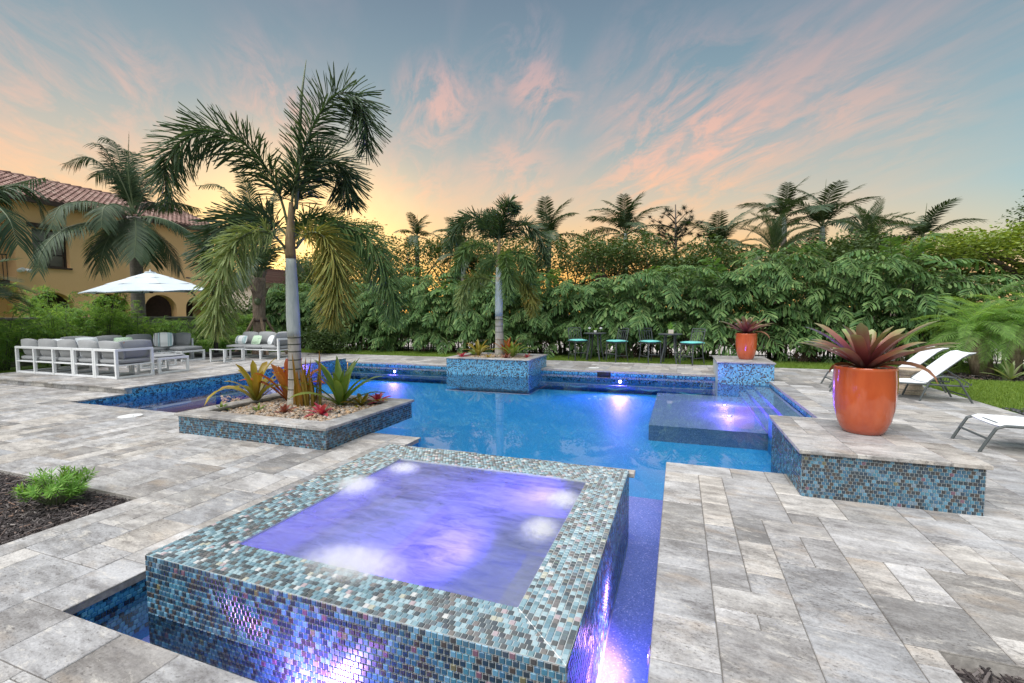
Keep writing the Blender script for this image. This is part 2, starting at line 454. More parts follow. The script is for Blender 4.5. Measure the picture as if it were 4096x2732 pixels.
trunk_mat('foxtail_trunk', (.30, .28, .25), (.44, .42, .38), 0, green=(.16, .17, .08))
trunk_mat('crownshaft', (.38, .44, .42), (.50, .55, .53), 0)
trunk_mat('crownshaft_brown', (.18, .12, .065), (.26, .20, .11), 0)
trunk_mat('coconut_trunk', (.16, .135, .125), (.26, .225, .20), 9, .6)
trunk_mat('rough_trunk', (.15, .105, .075), (.28, .22, .165), 7, .3)
trunk_mat('bark', (.06, .045, .035), (.12, .095, .075), 0)

def stucco():
    m, t, b = mat('orange_stucco')
    ge = t.node('ShaderNodeNewGeometry'); P = ge.outputs['Position']
    n = t.noise(P, .7, 4); f = t.noise(P, 30, 3)
    c = t.mix(t.rng(n, .3, .7), (.80, .51, .25), (.86, .56, .29))
    c = t.mix(t.math('MULTIPLY', t.rng(f, .35, .65), .2), c, (.66, .38, .16))
    t.put(b.inputs['Base Color'], c); b.inputs['Roughness'].default_value = .9
    bp = t.node('ShaderNodeBump'); bp.inputs['Strength'].default_value = .5; bp.inputs['Distance'].default_value = .02
    t.put(bp.inputs['Height'], f); t.put(b.inputs['Normal'], bp)
stucco()
plain('cream_stucco', (.55, .50, .42), .9, noise=2, var=.08)
def rooftile():
    m, t, b = mat('roof_clay')
    r = obj_rand(t)
    c = t.ramp(r, [(0, (.16, .085, .07)), (.3, (.24, .14, .115)), (.6, (.30, .19, .16)), (.8, (.20, .11, .09)), (1, (.34, .24, .20))])
    t.put(b.inputs['Base Color'], c); b.inputs['Roughness'].default_value = .8
rooftile()
def wallstone():
    m, t, b = mat('wall_stone')
    r = obj_rand(t)
    c = t.ramp(r, [(0, (.13, .125, .115)), (.5, (.21, .20, .185)), (1, (.29, .275, .25))])
    ge = t.node('ShaderNodeNewGeometry')
    n = t.noise(ge.outputs['Position'], 12, 4)
    c = t.mix(t.rng(n, .3, .7, 0, .5), c, (.10, .095, .085))
    t.put(b.inputs['Base Color'], c); b.inputs['Roughness'].default_value = .9
wallstone()
def pebbles():
    m, t, b = mat('river_pebble')
    r = obj_rand(t)
    c = t.ramp(r, [(0, (.32, .20, .11)), (.2, (.46, .36, .26)), (.38, (.24, .21, .185)), (.55, (.52, .33, .17)), (.7, (.40, .38, .35)), (.85, (.30, .24, .19)), (1, (.58, .50, .42))])
    ge = t.node('ShaderNodeNewGeometry')
    c = t.mix(t.rng(t.noise(ge.outputs['Position'], 45, 4), .35, .65, 0, .35), c, (.20, .13, .08))
    t.put(b.inputs['Base Color'], c); b.inputs['Roughness'].default_value = .45
pebbles()
def mulchmat():
    m, t, b = mat('bark_mulch')
    r = obj_rand(t)
    c = t.ramp(r, [(0, (.018, .014, .015)), (.45, (.04, .03, .03)), (.7, (.075, .06, .058)), (.9, (.15, .13, .125)), (.97, (.22, .13, .09)), (1, (.28, .26, .25))])
    t.put(b.inputs['Base Color'], c); b.inputs['Roughness'].default_value = .7
mulchmat()
def lawnmat():
    m, t, b = mat('lawn_soil')
    ge = t.node('ShaderNodeNewGeometry')
    n = t.noise(ge.outputs['Position'], 9, 4)
    t.put(b.inputs['Base Color'], t.mix(t.rng(n, .3, .7), (.055, .10, .02), (.09, .15, .03)))
    b.inputs['Roughness'].default_value = .95
lawnmat()
def roadmat():
    m, t, b = mat('pale_road')
    ge = t.node('ShaderNodeNewGeometry')
    n = t.noise(ge.outputs['Position'], .8, 4)
    t.put(b.inputs['Base Color'], t.mix(t.rng(n, .3, .7), (.50, .47, .44), (.62, .58, .55)))
    b.inputs['Roughness'].default_value = .9
roadmat()
def wicker():
    m, t, b = mat('wicker')
    tcn = t.node('ShaderNodeTexCoord')
    s = t.node('ShaderNodeSeparateXYZ'); t.put(s.inputs[0], tcn.outputs['Object'])
    n = t.noise(tcn.outputs['Object'], 40, 3)
    band = t.math('FRACT', t.math('MULTIPLY', s.outputs[2], 11))
    c = t.mix(t.rng(n, .35, .65), (.34, .27, .19), (.52, .43, .33))
    c = t.mix(t.math('MULTIPLY', t.rng(band, .70, .78), .65), c, (.14, .12, .11))
    t.put(b.inputs['Base Color'], c); b.inputs['Roughness'].default_value = .75
wicker()
def lamp_mat():
    m, t, b = mat('violet_lens')
    b.inputs['Base Color'].default_value = (.5, .4, 1, 1)
    b.inputs['Emission Color'].default_value = (.55, .42, 1, 1)
    b.inputs['Emission Strength'].default_value = 30
lamp_mat()
def foam_mat():
    m, t, b = mat('froth'); t.n.remove(b)
    tcn = t.node('ShaderNodeTexCoord')
    c = t.vmath('SUBTRACT', tcn.outputs['Generated'], (.5, .5, .5))
    d = t.vmath('LENGTH', c)
    fall = t.math('POWER', t.rng(d, .5, .0), 2.2)
    n = t.noise(tcn.outputs['Object'], 22, 5, .7)
    den = t.math('MULTIPLY', fall, t.rng(n, .35, .68, .1, 1.4))
    v = t.node('ShaderNodeVolumePrincipled')
    v.inputs['Color'].default_value = (.995, .995, 1, 1)
    t.put(v.inputs['Density'], t.math('MULTIPLY', den, 75))
    t.put(t.n['Material Output'].inputs['Volume'], v)
    m.cycles.volume_step_rate = .6 if hasattr(m.cycles, 'volume_step_rate') else 1
foam_mat()

# ------------------------------------------------------------------ mesh helpers
class MB:
    """collects shapes; build() links them as ONE mesh object"""
    def __init__(s):
        s.v = []; s.f = []; s.mi = []; s.uv = {}; s.k = 0
    def add(s, vs, fs, mi=None, uv=None):
        o = len(s.v)
        s.v.extend([tuple(p) for p in vs])
        s.f.extend([tuple(i + o for i in q) for q in fs])
        s.mi.extend([s.k if mi is None else mi] * len(fs))
        if uv:
            for i, u in enumerate(uv): s.uv[o + i] = u
        return s
    def box(s, x0, x1, y0, y1, z0, z1, bev=0):
        if bev:
            b = bev
            v = []
            for z, i in ((z0, b), (z0 + b, 0), (z1 - b, 0), (z1, b)):
                v += [(x0 + i, y0 + i, z), (x1 - i, y0 + i, z), (x1 - i, y1 - i, z), (x0 + i, y1 - i, z)]
            f = [(3, 2, 1, 0), (12, 13, 14, 15)]
            for r in range(3):
                for k in range(4):
                    f.append((r * 4 + k, r * 4 + (k + 1) % 4, r * 4 + 4 + (k + 1) % 4, r * 4 + 4 + k))
            return s.add(v, f)
        v = [(x0, y0, z0), (x1, y0, z0), (x1, y1, z0), (x0, y1, z0), (x0, y0, z1), (x1, y0, z1), (x1, y1, z1), (x0, y1, z1)]
        return s.add(v, [(3, 2, 1, 0), (4, 5, 6, 7), (0, 1, 5, 4), (1, 2, 6, 5), (2, 3, 7, 6), (3, 0, 4, 7)])
    def quad(s, a, b, c, d):
        return s.add([a, b, c, d], [(0, 1, 2, 3)])
    def tube(s, pts, r, n=8, cap=True, square=False):
        pts = [Vector(p) for p in pts]
        rs = r if isinstance(r, (list, tuple)) else [r] * len(pts)
        v = []; f = []
        prev = None
        for i, p in enumerate(pts):
            t = (pts[min(i + 1, len(pts) - 1)] - pts[max(i - 1, 0)]).normalized()
            ref = Vector((0, 0, 1)) if abs(t.z) < .95 else Vector((1, 0, 0))
            a = t.cross(ref).normalized()
            if prev is not None:
                a2 = prev - t * prev.dot(t)
                if a2.length > 1e-4: a = a2.normalized()
            prev = a
            b = t.cross(a)
            for k in range(n):
                th = 2 * PI * (k + (.5 if square else 0)) / n
                v.append(p + (a * math.cos(th) + b * math.sin(th)) * rs[i])
        for i in range(len(pts) - 1):
            for k in range(n):
                f.append((i * n + k, i * n + (k + 1) % n, (i + 1) * n + (k + 1) % n, (i + 1) * n + k))
        if cap:
            f.append(tuple(range(n - 1, -1, -1))); f.append(tuple((len(pts) - 1) * n + k for k in range(n)))
        return s.add(v, f)
    def lathe(s, prof, n=24, at=(0, 0, 0), cap=True, wob=0, rnd=None):
        v = []; f = []
        for r, z in prof:
            for k in range(n):
                th = 2 * PI * k / n
                q = r * (1 + (rnd.uniform(-wob, wob) if wob else 0))
                v.append((at[0] + q * math.cos(th), at[1] + q * math.sin(th), at[2] + z))
        for i in range(len(prof) - 1):
            for k in range(n):
                f.append((i * n + k, i * n + (k + 1) % n, (i + 1) * n + (k + 1) % n, (i + 1) * n + k))
        if cap:
            if prof[0][0] > 1e-5: f.append(tuple(range(n - 1, -1, -1)))
            if prof[-1][0] > 1e-5: f.append(tuple((len(prof) - 1) * n + k for k in range(n)))
        return s.add(v, f)
    def mesh(s, name, mats, smooth=False):
        me = bpy.data.meshes.new(name)
        me.from_pydata(s.v, [], s.f)
        for x in (mats if isinstance(mats, (list, tuple)) else [mats]):
            me.materials.append(MATS[x])
        if any(s.mi): me.polygons.foreach_set('material_index', s.mi)
        if smooth: me.polygons.foreach_set('use_smooth', [True] * len(s.f))
        if s.uv:
            ul = me.uv_layers.new(name='UVMap')
            li = np.zeros(len(me.loops), dtype=np.int32); me.loops.foreach_get('vertex_index', li)
            arr = np.zeros((len(s.v), 2), dtype=np.float32)
            for i, u in s.uv.items(): arr[i] = u
            ul.data.foreach_set('uv', arr[li].ravel())
        me.update()
        return me
    def build(s, name, mats, parent=None, smooth=False, loc=None):
        return place(s.mesh(name, mats, smooth), name, parent, loc)

def place(me, name, parent=None, loc=None, rot=None, scale=None):
    o = bpy.data.objects.new(name, me)
    C.objects.link(o)
    if parent is not None: o.parent = parent
    if loc is not None: o.location = loc
    if rot is not None: o.rotation_euler = rot
    if scale is not None: o.scale = scale if isinstance(scale, (tuple, list)) else (scale,) * 3
    return o
def tag(o, label=None, cat=None, group=None, kind=None):
    if label: o['label'] = label
    if cat: o['category'] = cat
    if group: o['group'] = group
    if kind: o['kind'] = kind
    return o
def thing(name, label, cat, loc=(0, 0, 0), rotz=0, group=None):
    o = bpy.data.objects.new(name, None); C.objects.link(o)
    o.empty_display_size = .1
    o.location = loc; o.rotation_euler = (0, 0, rotz)
    return tag(o, label, cat, group)
def structure(name, me_or_none, label=None):
    o = bpy.data.objects.new(name, me_or_none); C.objects.link(o)
    if label: o['label'] = label
    o['kind'] = 'structure'
    return o

# ------------------------------------------------------------------ ground
mb = MB(); mb.quad((-900, -300, -.06), (900, -300, -.06), (900, 900, -.06), (-900, 900, -.06))
# a hole for the pool is cut by building the sheet as a frame round it
mb = MB()
PX0, PX1, PY0, PY1 = -10.6, 2.1, 1.0, 12.6
for x0, x1, y0, y1 in ((-900, PX0, -300, 900), (PX1, 900, -300, 900), (PX0, PX1, -300, PY0), (PX0, PX1, PY1, 900)):
    mb.quad((x0, y0, -.075), (x1, y0, -.075), (x1, y1, -.075), (x0, y1, -.075))
structure('ground', mb.mesh('ground', 'soil'), 'dark soil ground under the garden reaching to the horizon')
mb = MB()
for x0, x1, y0, y1 in ((-40, 30, 14.55, 17.85), (4.87, 30, 7.5, 14.55), (-30, -16.1, 1, 14.55)):
    mb.quad((x0, y0, -.02), (x1, y0, -.02), (x1, y1, -.02), (x0, y1, -.02))
structure('lawn', mb.mesh('lawn', 'lawn_soil'), 'green lawn strips around the stone deck')
mb = MB(); mb.quad((-60, 17.9, -.03), (70, 17.9, -.03), (70, 25.5, -.03), (-60, 25.5, -.03))
structure('road', mb.mesh('road', 'pale_road'), 'pale sunlit road seen through the fence')
mb = MB(); mb.quad((-200, 25.5, -.04), (200, 25.5, -.04), (200, 200, -.04), (-200, 200, -.04))
structure('ground', mb.mesh('far_ground', 'lawn_soil'), 'far grassy ground behind the road')

# ------------------------------------------------------------------ travertine deck
U = .2032
_pav = {}
def paver_mesh(w, h):
    k = (round(w, 3), round(h, 3))
    if k not in _pav:
        mb = MB(); j = .0022; b = .004
        x, y = w / 2 - j, h / 2 - j
        v = [(-x, -y, -.03), (x, -y, -.03), (x, y, -.03), (-x, y, -.03), (-x, -y, -b), (x, -y, -b), (x, y, -b), (-x, y, -b), (-x + b, -y + b, 0), (x - b, -y + b, 0), (x - b, y - b, 0), (-x + b, y - b, 0)]
        f = [(8, 9, 10, 11)]
        for r in (0, 4):
            for q in range(4): f.append((r + q, r + (q + 1) % 4, r + 4 + (q + 1) % 4, r + 4 + q))
        mb.add(v, f)
        _pav[k] = (mb.mesh('paver', 'travertine'), v, f)
    return _pav[k]
SIZES = [((3, 2), 5), ((2, 3), 5), ((2, 2), 5), ((1, 2), 1.6), ((2, 1), 1.6), ((3, 3), 4), ((1, 1), .12)]
def fill(x0, x1, y0, y1, r):
    """mixed rectangles without long running joints"""
    nx, ny = max(1, math.ceil((x1 - x0) / U - .12)), max(1, math.ceil((y1 - y0) / U - .12))
    occ = np.full((nx + 1, ny + 1), -1); occ[nx, :] = -2; occ[:, ny] = -3; out = []
    for j in range(ny):
        for i in range(nx):
            if occ[i, j] != -1: continue
            opts = []
            for (a, b), wgt in SIZES:
                if i + a <= nx and j + b <= ny and (occ[i:i + a, j:j + b] == -1).all():
                    if j and i + a < nx and occ[i + a - 1, j - 1] != occ[i + a, j - 1]: wgt *= .06
                    if i and j + b < ny and occ[i - 1, j + b - 1] != occ[i - 1, j + b] and occ[i - 1, j + b] != -1: wgt *= .15
                    if i and j + b < ny and occ[i - 1, j + b] == -1 and occ[i - 1, j + b - 1] != -1: wgt *= .3
                    opts.append(((a, b), wgt))
            a, b = r.choices([o[0] for o in opts], [o[1] for o in opts])[0] if opts else (1, 1)
            occ[i:i + a, j:j + b] = len(out)
            ax, bx, ay, by = x0 + i * U, min(x1, x0 + (i + a) * U), y0 + j * U, min(y1, y0 + (j + b) * U)
            if i + a == nx: bx = x1
            if j + b == ny: by = y1
            out.append((ax, bx, ay, by))
    return out
def row(x0, x1, y0, y1, step, r):
    out = []
    if x1 - x0 > y1 - y0:
        a = x0
        while a < x1 - 1e-3:
            b = min(x1, a + step * r.choice((.67, 1, 1, 1.33)))
            if x1 - b < .15: b = x1
            out.append((a, b, y0, y1)); a = b
    else:
        a = y0
        while a < y1 - 1e-3:
            b = min(y1, a + step * r.choice((.67, 1, 1, 1.33)))
            if y1 - b < .15: b = y1
            out.append((x0, x1, a, b)); a = b
    return out
def pave(name, label, rects, rows, z, nobj, seed, bed):
    r = random.Random(seed)
    ps = []
    for q in rects: ps += fill(*q, r)
    for q, st in rows: ps += row(*q, st, r)
    root = structure(name, bed, label)
    def score(p):
        x, y = (p[0] + p[1]) / 2, (p[2] + p[3]) / 2
        return shows(x, y, z) * (p[1] - p[0]) * (p[3] - p[2]) * EYE / max(1, math.hypot(x, y))
    ps.sort(key=score, reverse=True)
    rest = MB()
    for k, (a, b, c, d) in enumerate(ps):
        me, v, f = paver_mesh(b - a, d - c)
        p = ((a + b) / 2, (c + d) / 2, z + r.uniform(-.0012, .0012))
        if k < nobj: place(me, 'paver', root, p)
        else: rest.add([(q[0] + p[0], q[1] + p[1], q[2] + p[2]) for q in v], f)
    if rest.v:
        o = rest.build('paving', 'travertine', root); o['kind'] = 'stuff'
    return root
LX = -3.03                                                  # left rim of the spa channel
rects = [(-4.3, LX - .3, 1.06, 4.63), (-15, -4.3, 2.48, 4.63), (-9, -4.3, .2, 1.6), (-4.3, .2, .2, 1.06),
         (.2, 1.143, .8, 2.55), (.2, 4.85, 2.55, 4.64), (.97, 4.85, 4.64, 4.94), (1.3, 4.85, 4.94, 7.45), (2.24, 4.85, 7.45, 14.45),
         (-17.5, 1.94, 12.6, 14.6), (-15, -10.32, 4.63, 5.80), (-17.5, -10.32, 12.25, 12.6)]
rows_ = [((LX - .3, LX, 1.36, 4.63), .45), ((LX - .3, -.1, 1.06, 1.36), .6), ((-.1, .2, 1.06, 4.64), .5), ((-10.32, LX, 4.63, 4.93), .6),
         ((-.1, .97, 4.64, 4.94), .45), ((1.3, 2.24, 7.45, 7.75), .45), ((1.94, 2.24, 7.75, 14.45), .45), ((-10.32, 1.94, 12.3, 12.6), .6)]
bed = MB()
for a, b, c, d in rects + [q for q, _ in rows_]:
    bed.quad((a, c, -.0075), (b, c, -.0075), (b, d, -.0075), (a, d, -.0075))
deck = pave('pool_deck', 'grey and cream travertine pool deck in mixed rectangular pavers', rects, rows_, 0, 300, 5, bed.mesh('joint_bed', 'sand_joint'))
# deck edges: the cut stone showing at channel, pool and planting beds
mb = MB()
for a, b, c, d in ((LX - .012, LX - .002, 1.36, 4.93), (-.098, -.088, 1.36, 4.94)): mb.box(a, b, c, d, -.05, -.004)
mb.box(LX, -.1, 1.348, 1.358, -.05, -.004)
mb.box(-10.32, 1.94, 12.302, 12.312, -.05, -.004)
mb.box(1.942, 1.952, 7.75, 12.3, -.05, -.004)
mb.box(-10.32, LX, 4.918, 4.928, -.05, -.004)
mb.box(-4.31, -4.302, 1.6, 2.48, -.07, -.004); mb.box(-7.5, -4.3, 2.482, 2.49, -.07, -.004)
mb.box(1.135, 1.1425, .8, 2.55, -.09, -.004); mb.box(1.143, 3, 2.552, 2.56, -.09, -.004)
mb.build('stone_edge', 'stone_edge', deck)
# raised terrace
TZ = .115
rects = [(-16.1, -10.62, 6.1, 12.25)]
rows_ = [((-16.1, -10.32, 5.8, 6.1), .6), ((-10.62, -10.32, 6.1, 12.25), .5)]
bed = MB()
for a, b, c, d in rects + [q for q, _ in rows_]:
    bed.quad((a, c, TZ - .0075), (b, c, TZ - .0075), (b, d, TZ - .0075), (a, d, TZ - .0075))
terr = pave('terrace', 'raised travertine terrace with stone riser under the white sofas', rects, rows_, TZ, 220, 8, bed.mesh('joint_bed', 'sand_joint'))
r = random.Random(3)
a = -16.1
while a < -10.37:
    b = min(-10.36, a + r.uniform(.25, .55))
    MB().box(a + .003, b - .003, 5.83, 5.86, -.005, TZ - .033).build('riser_stone', 'travertine', terr); a = b
MB().box(-16.08, -10.40, 5.861, 12.23, -.02, TZ - .031).build('core', 'stone_edge', terr)
MB().box(-10.39, -10.335, 5.84, 5.94, -.02, TZ - .031).build('corner_stone', 'travertine', terr)

# ------------------------------------------------------------------ mosaic
PT = .0288
def tile_geo(w, h, d=.004, b=.0022):
    x, y = w / 2, h / 2
    v = [(-x, -y, 0), (x, -y, 0), (x, y, 0), (-x, y, 0), (-x + b, -y + b, d), (x - b, -y + b, d), (x - b, y - b, d), (-x + b, y - b, d)]
    return v, [(4, 5, 6, 7), (0, 1, 5, 4), (1, 2, 6, 5), (2, 3, 7, 6), (3, 0, 4, 7)]
_tm = {}
def tile_mesh(w, h, m):
    k = (round(w, 4), round(h, 4), m)
    if k not in _tm:
        mb = MB(); mb.add(*tile_geo(w, h)); _tm[k] = mb.mesh('tile', m)
    return _tm[k]
def tiles_on(o, u, v, W, H, pitch=PT, gap=.0032, clip=None):
    """brick-laid tiles on a face: centres, sizes and frame"""
    u, v = Vector(u), Vector(v); n = u.cross(v); o = Vector(o)
    out = []
    rows = max(1, round(H / pitch)); ph = H / rows
    for j in range(rows):
        off = (pitch * .5 if j % 2 else 0)
        a = 0.0
        first = True
        while a < W - .002:
            b = min(W, a + (pitch - off if first and off else pitch)); first = False
            if W - b < .006: b = W
            if b - a > .008:
                cu, cv = (a + b) / 2, (j + .5) * ph
                if clip is None or clip(cu, cv):
                    out.append((o + u * cu + v * cv, round(b - a - gap, 4), round(ph - gap, 4), u, v, n))
            a = b
    return out
def lay(parent, lst, nobj, m, base=(0, 0, 0), name='tile'):
    base = Vector(base)
    if nobj:
        def sc(t):
            p = t[0]; d = Vector((0, 0, EYE)) - p
            return shows(*p) * max(0, d.normalized().dot(t[5]))
        lst = sorted(lst, key=sc, reverse=True)
    rest = MB()
    mats = {}
    for k, (p, w, h, u, v, n) in enumerate(lst):
        if k < nobj:
            ob = place(tile_mesh(w, h, m), name, parent, p - base)
            q = mats.get((tuple(u), tuple(v)))
            if q is None:
                q = Matrix((u, v, n)).transposed().to_euler(); mats[(tuple(u), tuple(v))] = q
            ob.rotation_euler = q
        else:
            vv, ff = tile_geo(w, h)
            q = p - base
            rest.add([(q.x + u.x * a[0] + v.x * a[1] + n.x * a[2], q.y + u.y * a[0] + v.y * a[1] + n.y * a[2], q.z + u.z * a[0] + v.z * a[1] + n.z * a[2]) for a in vv], ff)
    if rest.v:
        ob = rest.build('mosaic', m, parent); ob['kind'] = 'stuff'

# ------------------------------------------------------------------ pool basin
WZ = -.10                                                   # water level
FZ = -.56
pool = structure('pool_basin', None, 'blue pebble finished swimming pool basin with mosaic waterline')
mb = MB()
mb.quad((-10.5, 4.8, FZ), (2.1, 4.8, FZ), (2.1, 12.5, FZ), (-10.5, 12.5, FZ))
cf = MB(); cf.quad((LX - .05, 1.3, -.42), (-.05, 1.3, -.42), (-.05, 4.95, -.42), (LX - .05, 4.95, -.42)); cf.build('channel_floor', 'channel_lamplit_plaster', pool)
mb.quad((LX - .05, 4.95, FZ), (-.05, 4.95, FZ), (-.05, 4.95, -.42), (LX - .05, 4.95, -.42))
mb.build('pool_floor', 'pool_plaster', pool)
mb = MB()
def wall(p, q, z0, z1, t, side):
    (x0, y0), (x1, y1) = p, q
    if x0 == x1: mb.box(min(x0, x0 + side * t), max(x0, x0 + side * t), min(y0, y1), max(y0, y1), z0, z1)
    else: mb.box(min(x0, x1), max(x0, x1), min(y0, y0 + side * t), max(y0, y0 + side * t), z0, z1)
wall((-10.335, 4.93), (-10.335, 12.3), FZ, -.012, .04, -1)
wall((-10.32, 12.315), (1.94, 12.315), FZ, -.012, .04, 1)
wall((1.955, 7.75), (1.955, 12.3), FZ, -.012, .04, 1)
wall((1.3, 7.735), (1.94, 7.735), FZ, -.012, .04, -1)
wall((1.3, 4.93), (1.3, 7.7), FZ, -.012, .04, 1)
wall((-10.32, 4.915), (LX - .0, 4.915), FZ, -.012, .04, -1)
wall((-.1, 4.925), (1.3, 4.925), FZ, -.012, .04, -1)
wall((LX - .015, 1.36), (LX - .015, 4.9), -.42, -.012, .04, -1)
wall((-.085, 1.36), (-.085, 4.9), -.42, -.012, .04, 1)
wall((LX, 1.345), (-.1, 1.345), -.42, -.012, .04, -1)
mb.build('pool_wall', 'pool_plaster', pool)
mb = MB()
mb.box(-10.36, -10.336, 5.95, 12.24, -.012, TZ - .031)
mb.build('terrace_wall', 'grout', pool)
tl = []
tl += tiles_on((-10.334, 4.94, -.35), (0, 1, 0), (0, 0, 1), 1.0, .335)
tl += tiles_on((-10.334, 5.94, -.35), (0, 1, 0), (0, 0, 1), 6.3, .43)
tl += tiles_on((-10.32, 12.313, -.31), (1, 0, 0), (0, 0, 1), 4.2, .30)
tl += tiles_on((-3.6, 12.313, -.31), (1, 0, 0), (0, 0, 1), 4.45, .30, clip=lambda a, b: not (1.55 < a < 1.93 and b > .10))
tl += tiles_on((1.953, 11.55, -.31), (0, -1, 0), (0, 0, 1), 3.8, .30)
ml = tiles_on((LX - .013, 1.37, -.36), (0, 1, 0), (0, 0, 1), 3.4, .345)
lay(pool, ml + tl, 120, 'mosaic_blue')
# a pale step line that runs round the pool under the mosaic
mb = MB()
mb.box(-10.33, -10.1, 4.95, 12.29, -.44, -.36); mb.box(-10.1, 1.93, 12.13, 12.29, -.44, -.36)
mb.build('bench', 'ledge_plaster', pool)
MB().box(-.44, 1.93, 7.78, 11.0, FZ, -.30).build('tanning_ledge', 'ledge_plaster', pool)
mb = MB()
for k in range(3):
    mb.box(1.3 + .16 * k, 1.93, 7.76 if k else 7.765, 11.5, -.30 + .065 * k - (0 if k == 0 else .064), -.30 + .065 * (k + 1) - .03)
mb.build('ledge_step', 'ledge_plaster', pool)
# skimmer mouth in the far wall
mb = MB(); mb.box(-2.05, -1.69, 12.30, 12.312, -.20, -.03)
mb.build('skimmer_mouth', 'dark_void', pool)
mb = MB(); mb.box(-10.335, 1.3, 4.93, 12.3, WZ, WZ); 
mb = MB()
mb.add([(-10.333, 4.93, WZ), (LX, 4.93, WZ), (-.1, 4.93, WZ), (1.3, 4.93, WZ), (1.3, 7.75, WZ), (1.95, 7.75, WZ), (1.95, 12.31, WZ), (-10.333, 12.31, WZ), (LX, 1.35, WZ), (-.09, 1.35, WZ)],
       [(0, 1, 2, 3, 4, 7), (4, 5, 6, 7), (8, 9, 2, 1)])
structure('pool_water', mb.mesh('pool_water', 'pool_water'), 'still blue water filling the pool and the spa channel')

# ------------------------------------------------------------------ spa
SX0, SX1, SY0, SY1, SZ = -2.75, -.376, 1.60, 3.87, .23
IX0, IX1, IY0, IY1 = -2.375, -.66, 1.86, 3.505
spa = thing('spa', 'square raised mosaic spa with violet lit bubbling water in the foreground', 'spa', ((SX0 + SX1) / 2, (SY0 + SY1) / 2, -.42))
sb = spa.location.copy()
mb = MB()
for a, b, c, d in ((SX0, SX1, SY0, IY0), (SX0, SX1, IY1, SY1), (SX0, IX0, IY0, IY1), (IX1, SX1, IY0, IY1)):
    mb.box(a - sb.x, b - sb.x, c - sb.y, d - sb.y, 0, SZ + .42)
mb.build('wall', 'grout', spa)
def rim_clip(x0, y0, side):
    def f(a, b):
        x, y = x0(a, b), y0(a, b)
        dl, dr, df, dk = (x - SX0) / (IX0 - SX0), (SX1 - x) / (SX1 - IX1), (y - SY0) / (IY0 - SY0), (SY1 - y) / (SY1 - IY1)
        mn = min(dl, dr, df, dk)
        return mn <= 1 and {'l': dl, 'r': dr, 'f': df, 'k': dk}[side] == mn
    return f
W, H = SX1 - SX0, SY1 - SY0
top = []
z = SZ + .0005
top += tiles_on((SX0, SY0, z), (1, 0, 0), (0, 1, 0), W, IY0 - SY0, clip=rim_clip(lambda a, b: SX0 + a, lambda a, b: SY0 + b, 'f'))
top += tiles_on((SX0, IY1, z), (1, 0, 0), (0, 1, 0), W, SY1 - IY1, clip=rim_clip(lambda a, b: SX0 + a, lambda a, b: IY1 + b, 'k'))
top += tiles_on((IX0, SY0, z), (0, 1, 0), (-1, 0, 0), H, IX0 - SX0, clip=rim_clip(lambda a, b: IX0 - b, lambda a, b: SY0 + a, 'l'))
top += tiles_on((SX1, SY0, z), (0, 1, 0), (-1, 0, 0), H, SX1 - IX1, clip=rim_clip(lambda a, b: SX1 - b, lambda a, b: SY0 + a, 'r'))
side = tiles_on((SX0, SY0 - .0005, -.36), (1, 0, 0), (0, 0, 1), W, SZ + .36)
side += tiles_on((SX1 + .0005, SY0, -.36), (0, 1, 0), (0, 0, 1), H, SZ + .36)
side += tiles_on((SX0 - .0005, SY1, -.36), (0, -1, 0), (0, 0, 1), H, SZ + .36)
side += tiles_on((SX1, SY1 + .0005, -.36), (-1, 0, 0), (0, 0, 1), W, SZ + .36)
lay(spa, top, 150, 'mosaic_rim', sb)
lay(spa, side, 150, 'mosaic', sb)
inner = tiles_on((IX0 + .0005, IY1, .09), (0, -1, 0), (0, 0, 1), IY1 - IY0, .13) 
inner = tiles_on((IX0, IY1 - .0005, .09), (1, 0, 0), (0, 0, 1), IX1 - IX0, .13)
lay(spa, inner, 0, 'mosaic', sb)
# raised corner seams of the rim
mb = MB()
for a, b in (((SX1, SY0), (IX1, IY0)),):
    p, q = Vector((a[0], a[1], SZ + .003)) - sb, Vector((b[0], b[1], SZ + .003)) - sb
    mb.tube([p, q], .0022, 4)
mb.build('grout_seam', 'white_plastic', spa)
# benches and footwell under the water
mb = MB()
BZ = -.02
mb.box(IX0 - sb.x, -1.78 - sb.x, IY0 - sb.y, IY1 - .25 - sb.y, -.1, BZ + .42)
mb.box(-.90 - sb.x, IX1 - sb.x, IY0 - sb.y, 2.75 - sb.y, -.1, BZ + .42)
mb.box(-1.78 - sb.x, -.90 - sb.x, IY0 - sb.y, IY0 + .12 - sb.y, -.1, BZ + .30)
mb.build('bench', 'spa_plaster', spa)
mb = MB(); mb.quad((IX0 - sb.x, IY0 - sb.y, -.12), (IX1 - sb.x, IY0 - sb.y, -.12), (IX1 - sb.x, IY1 - sb.y, -.12), (IX0 - sb.x, IY1 - sb.y, -.12))
mb.build('floor', 'spa_plaster', spa)
# stone ledges behind the spa where it spills into the pool
mb = MB()
for a, b in ((-2.25, -1.82), (-1.35, -.98), (-.72, -.33)):
    MB().box(a - sb.x, b - sb.x, SY1 + .006 - sb.y, SY1 + .10 - sb.y, .585, .625, .004).build('spill_ledge', 'travertine', spa)
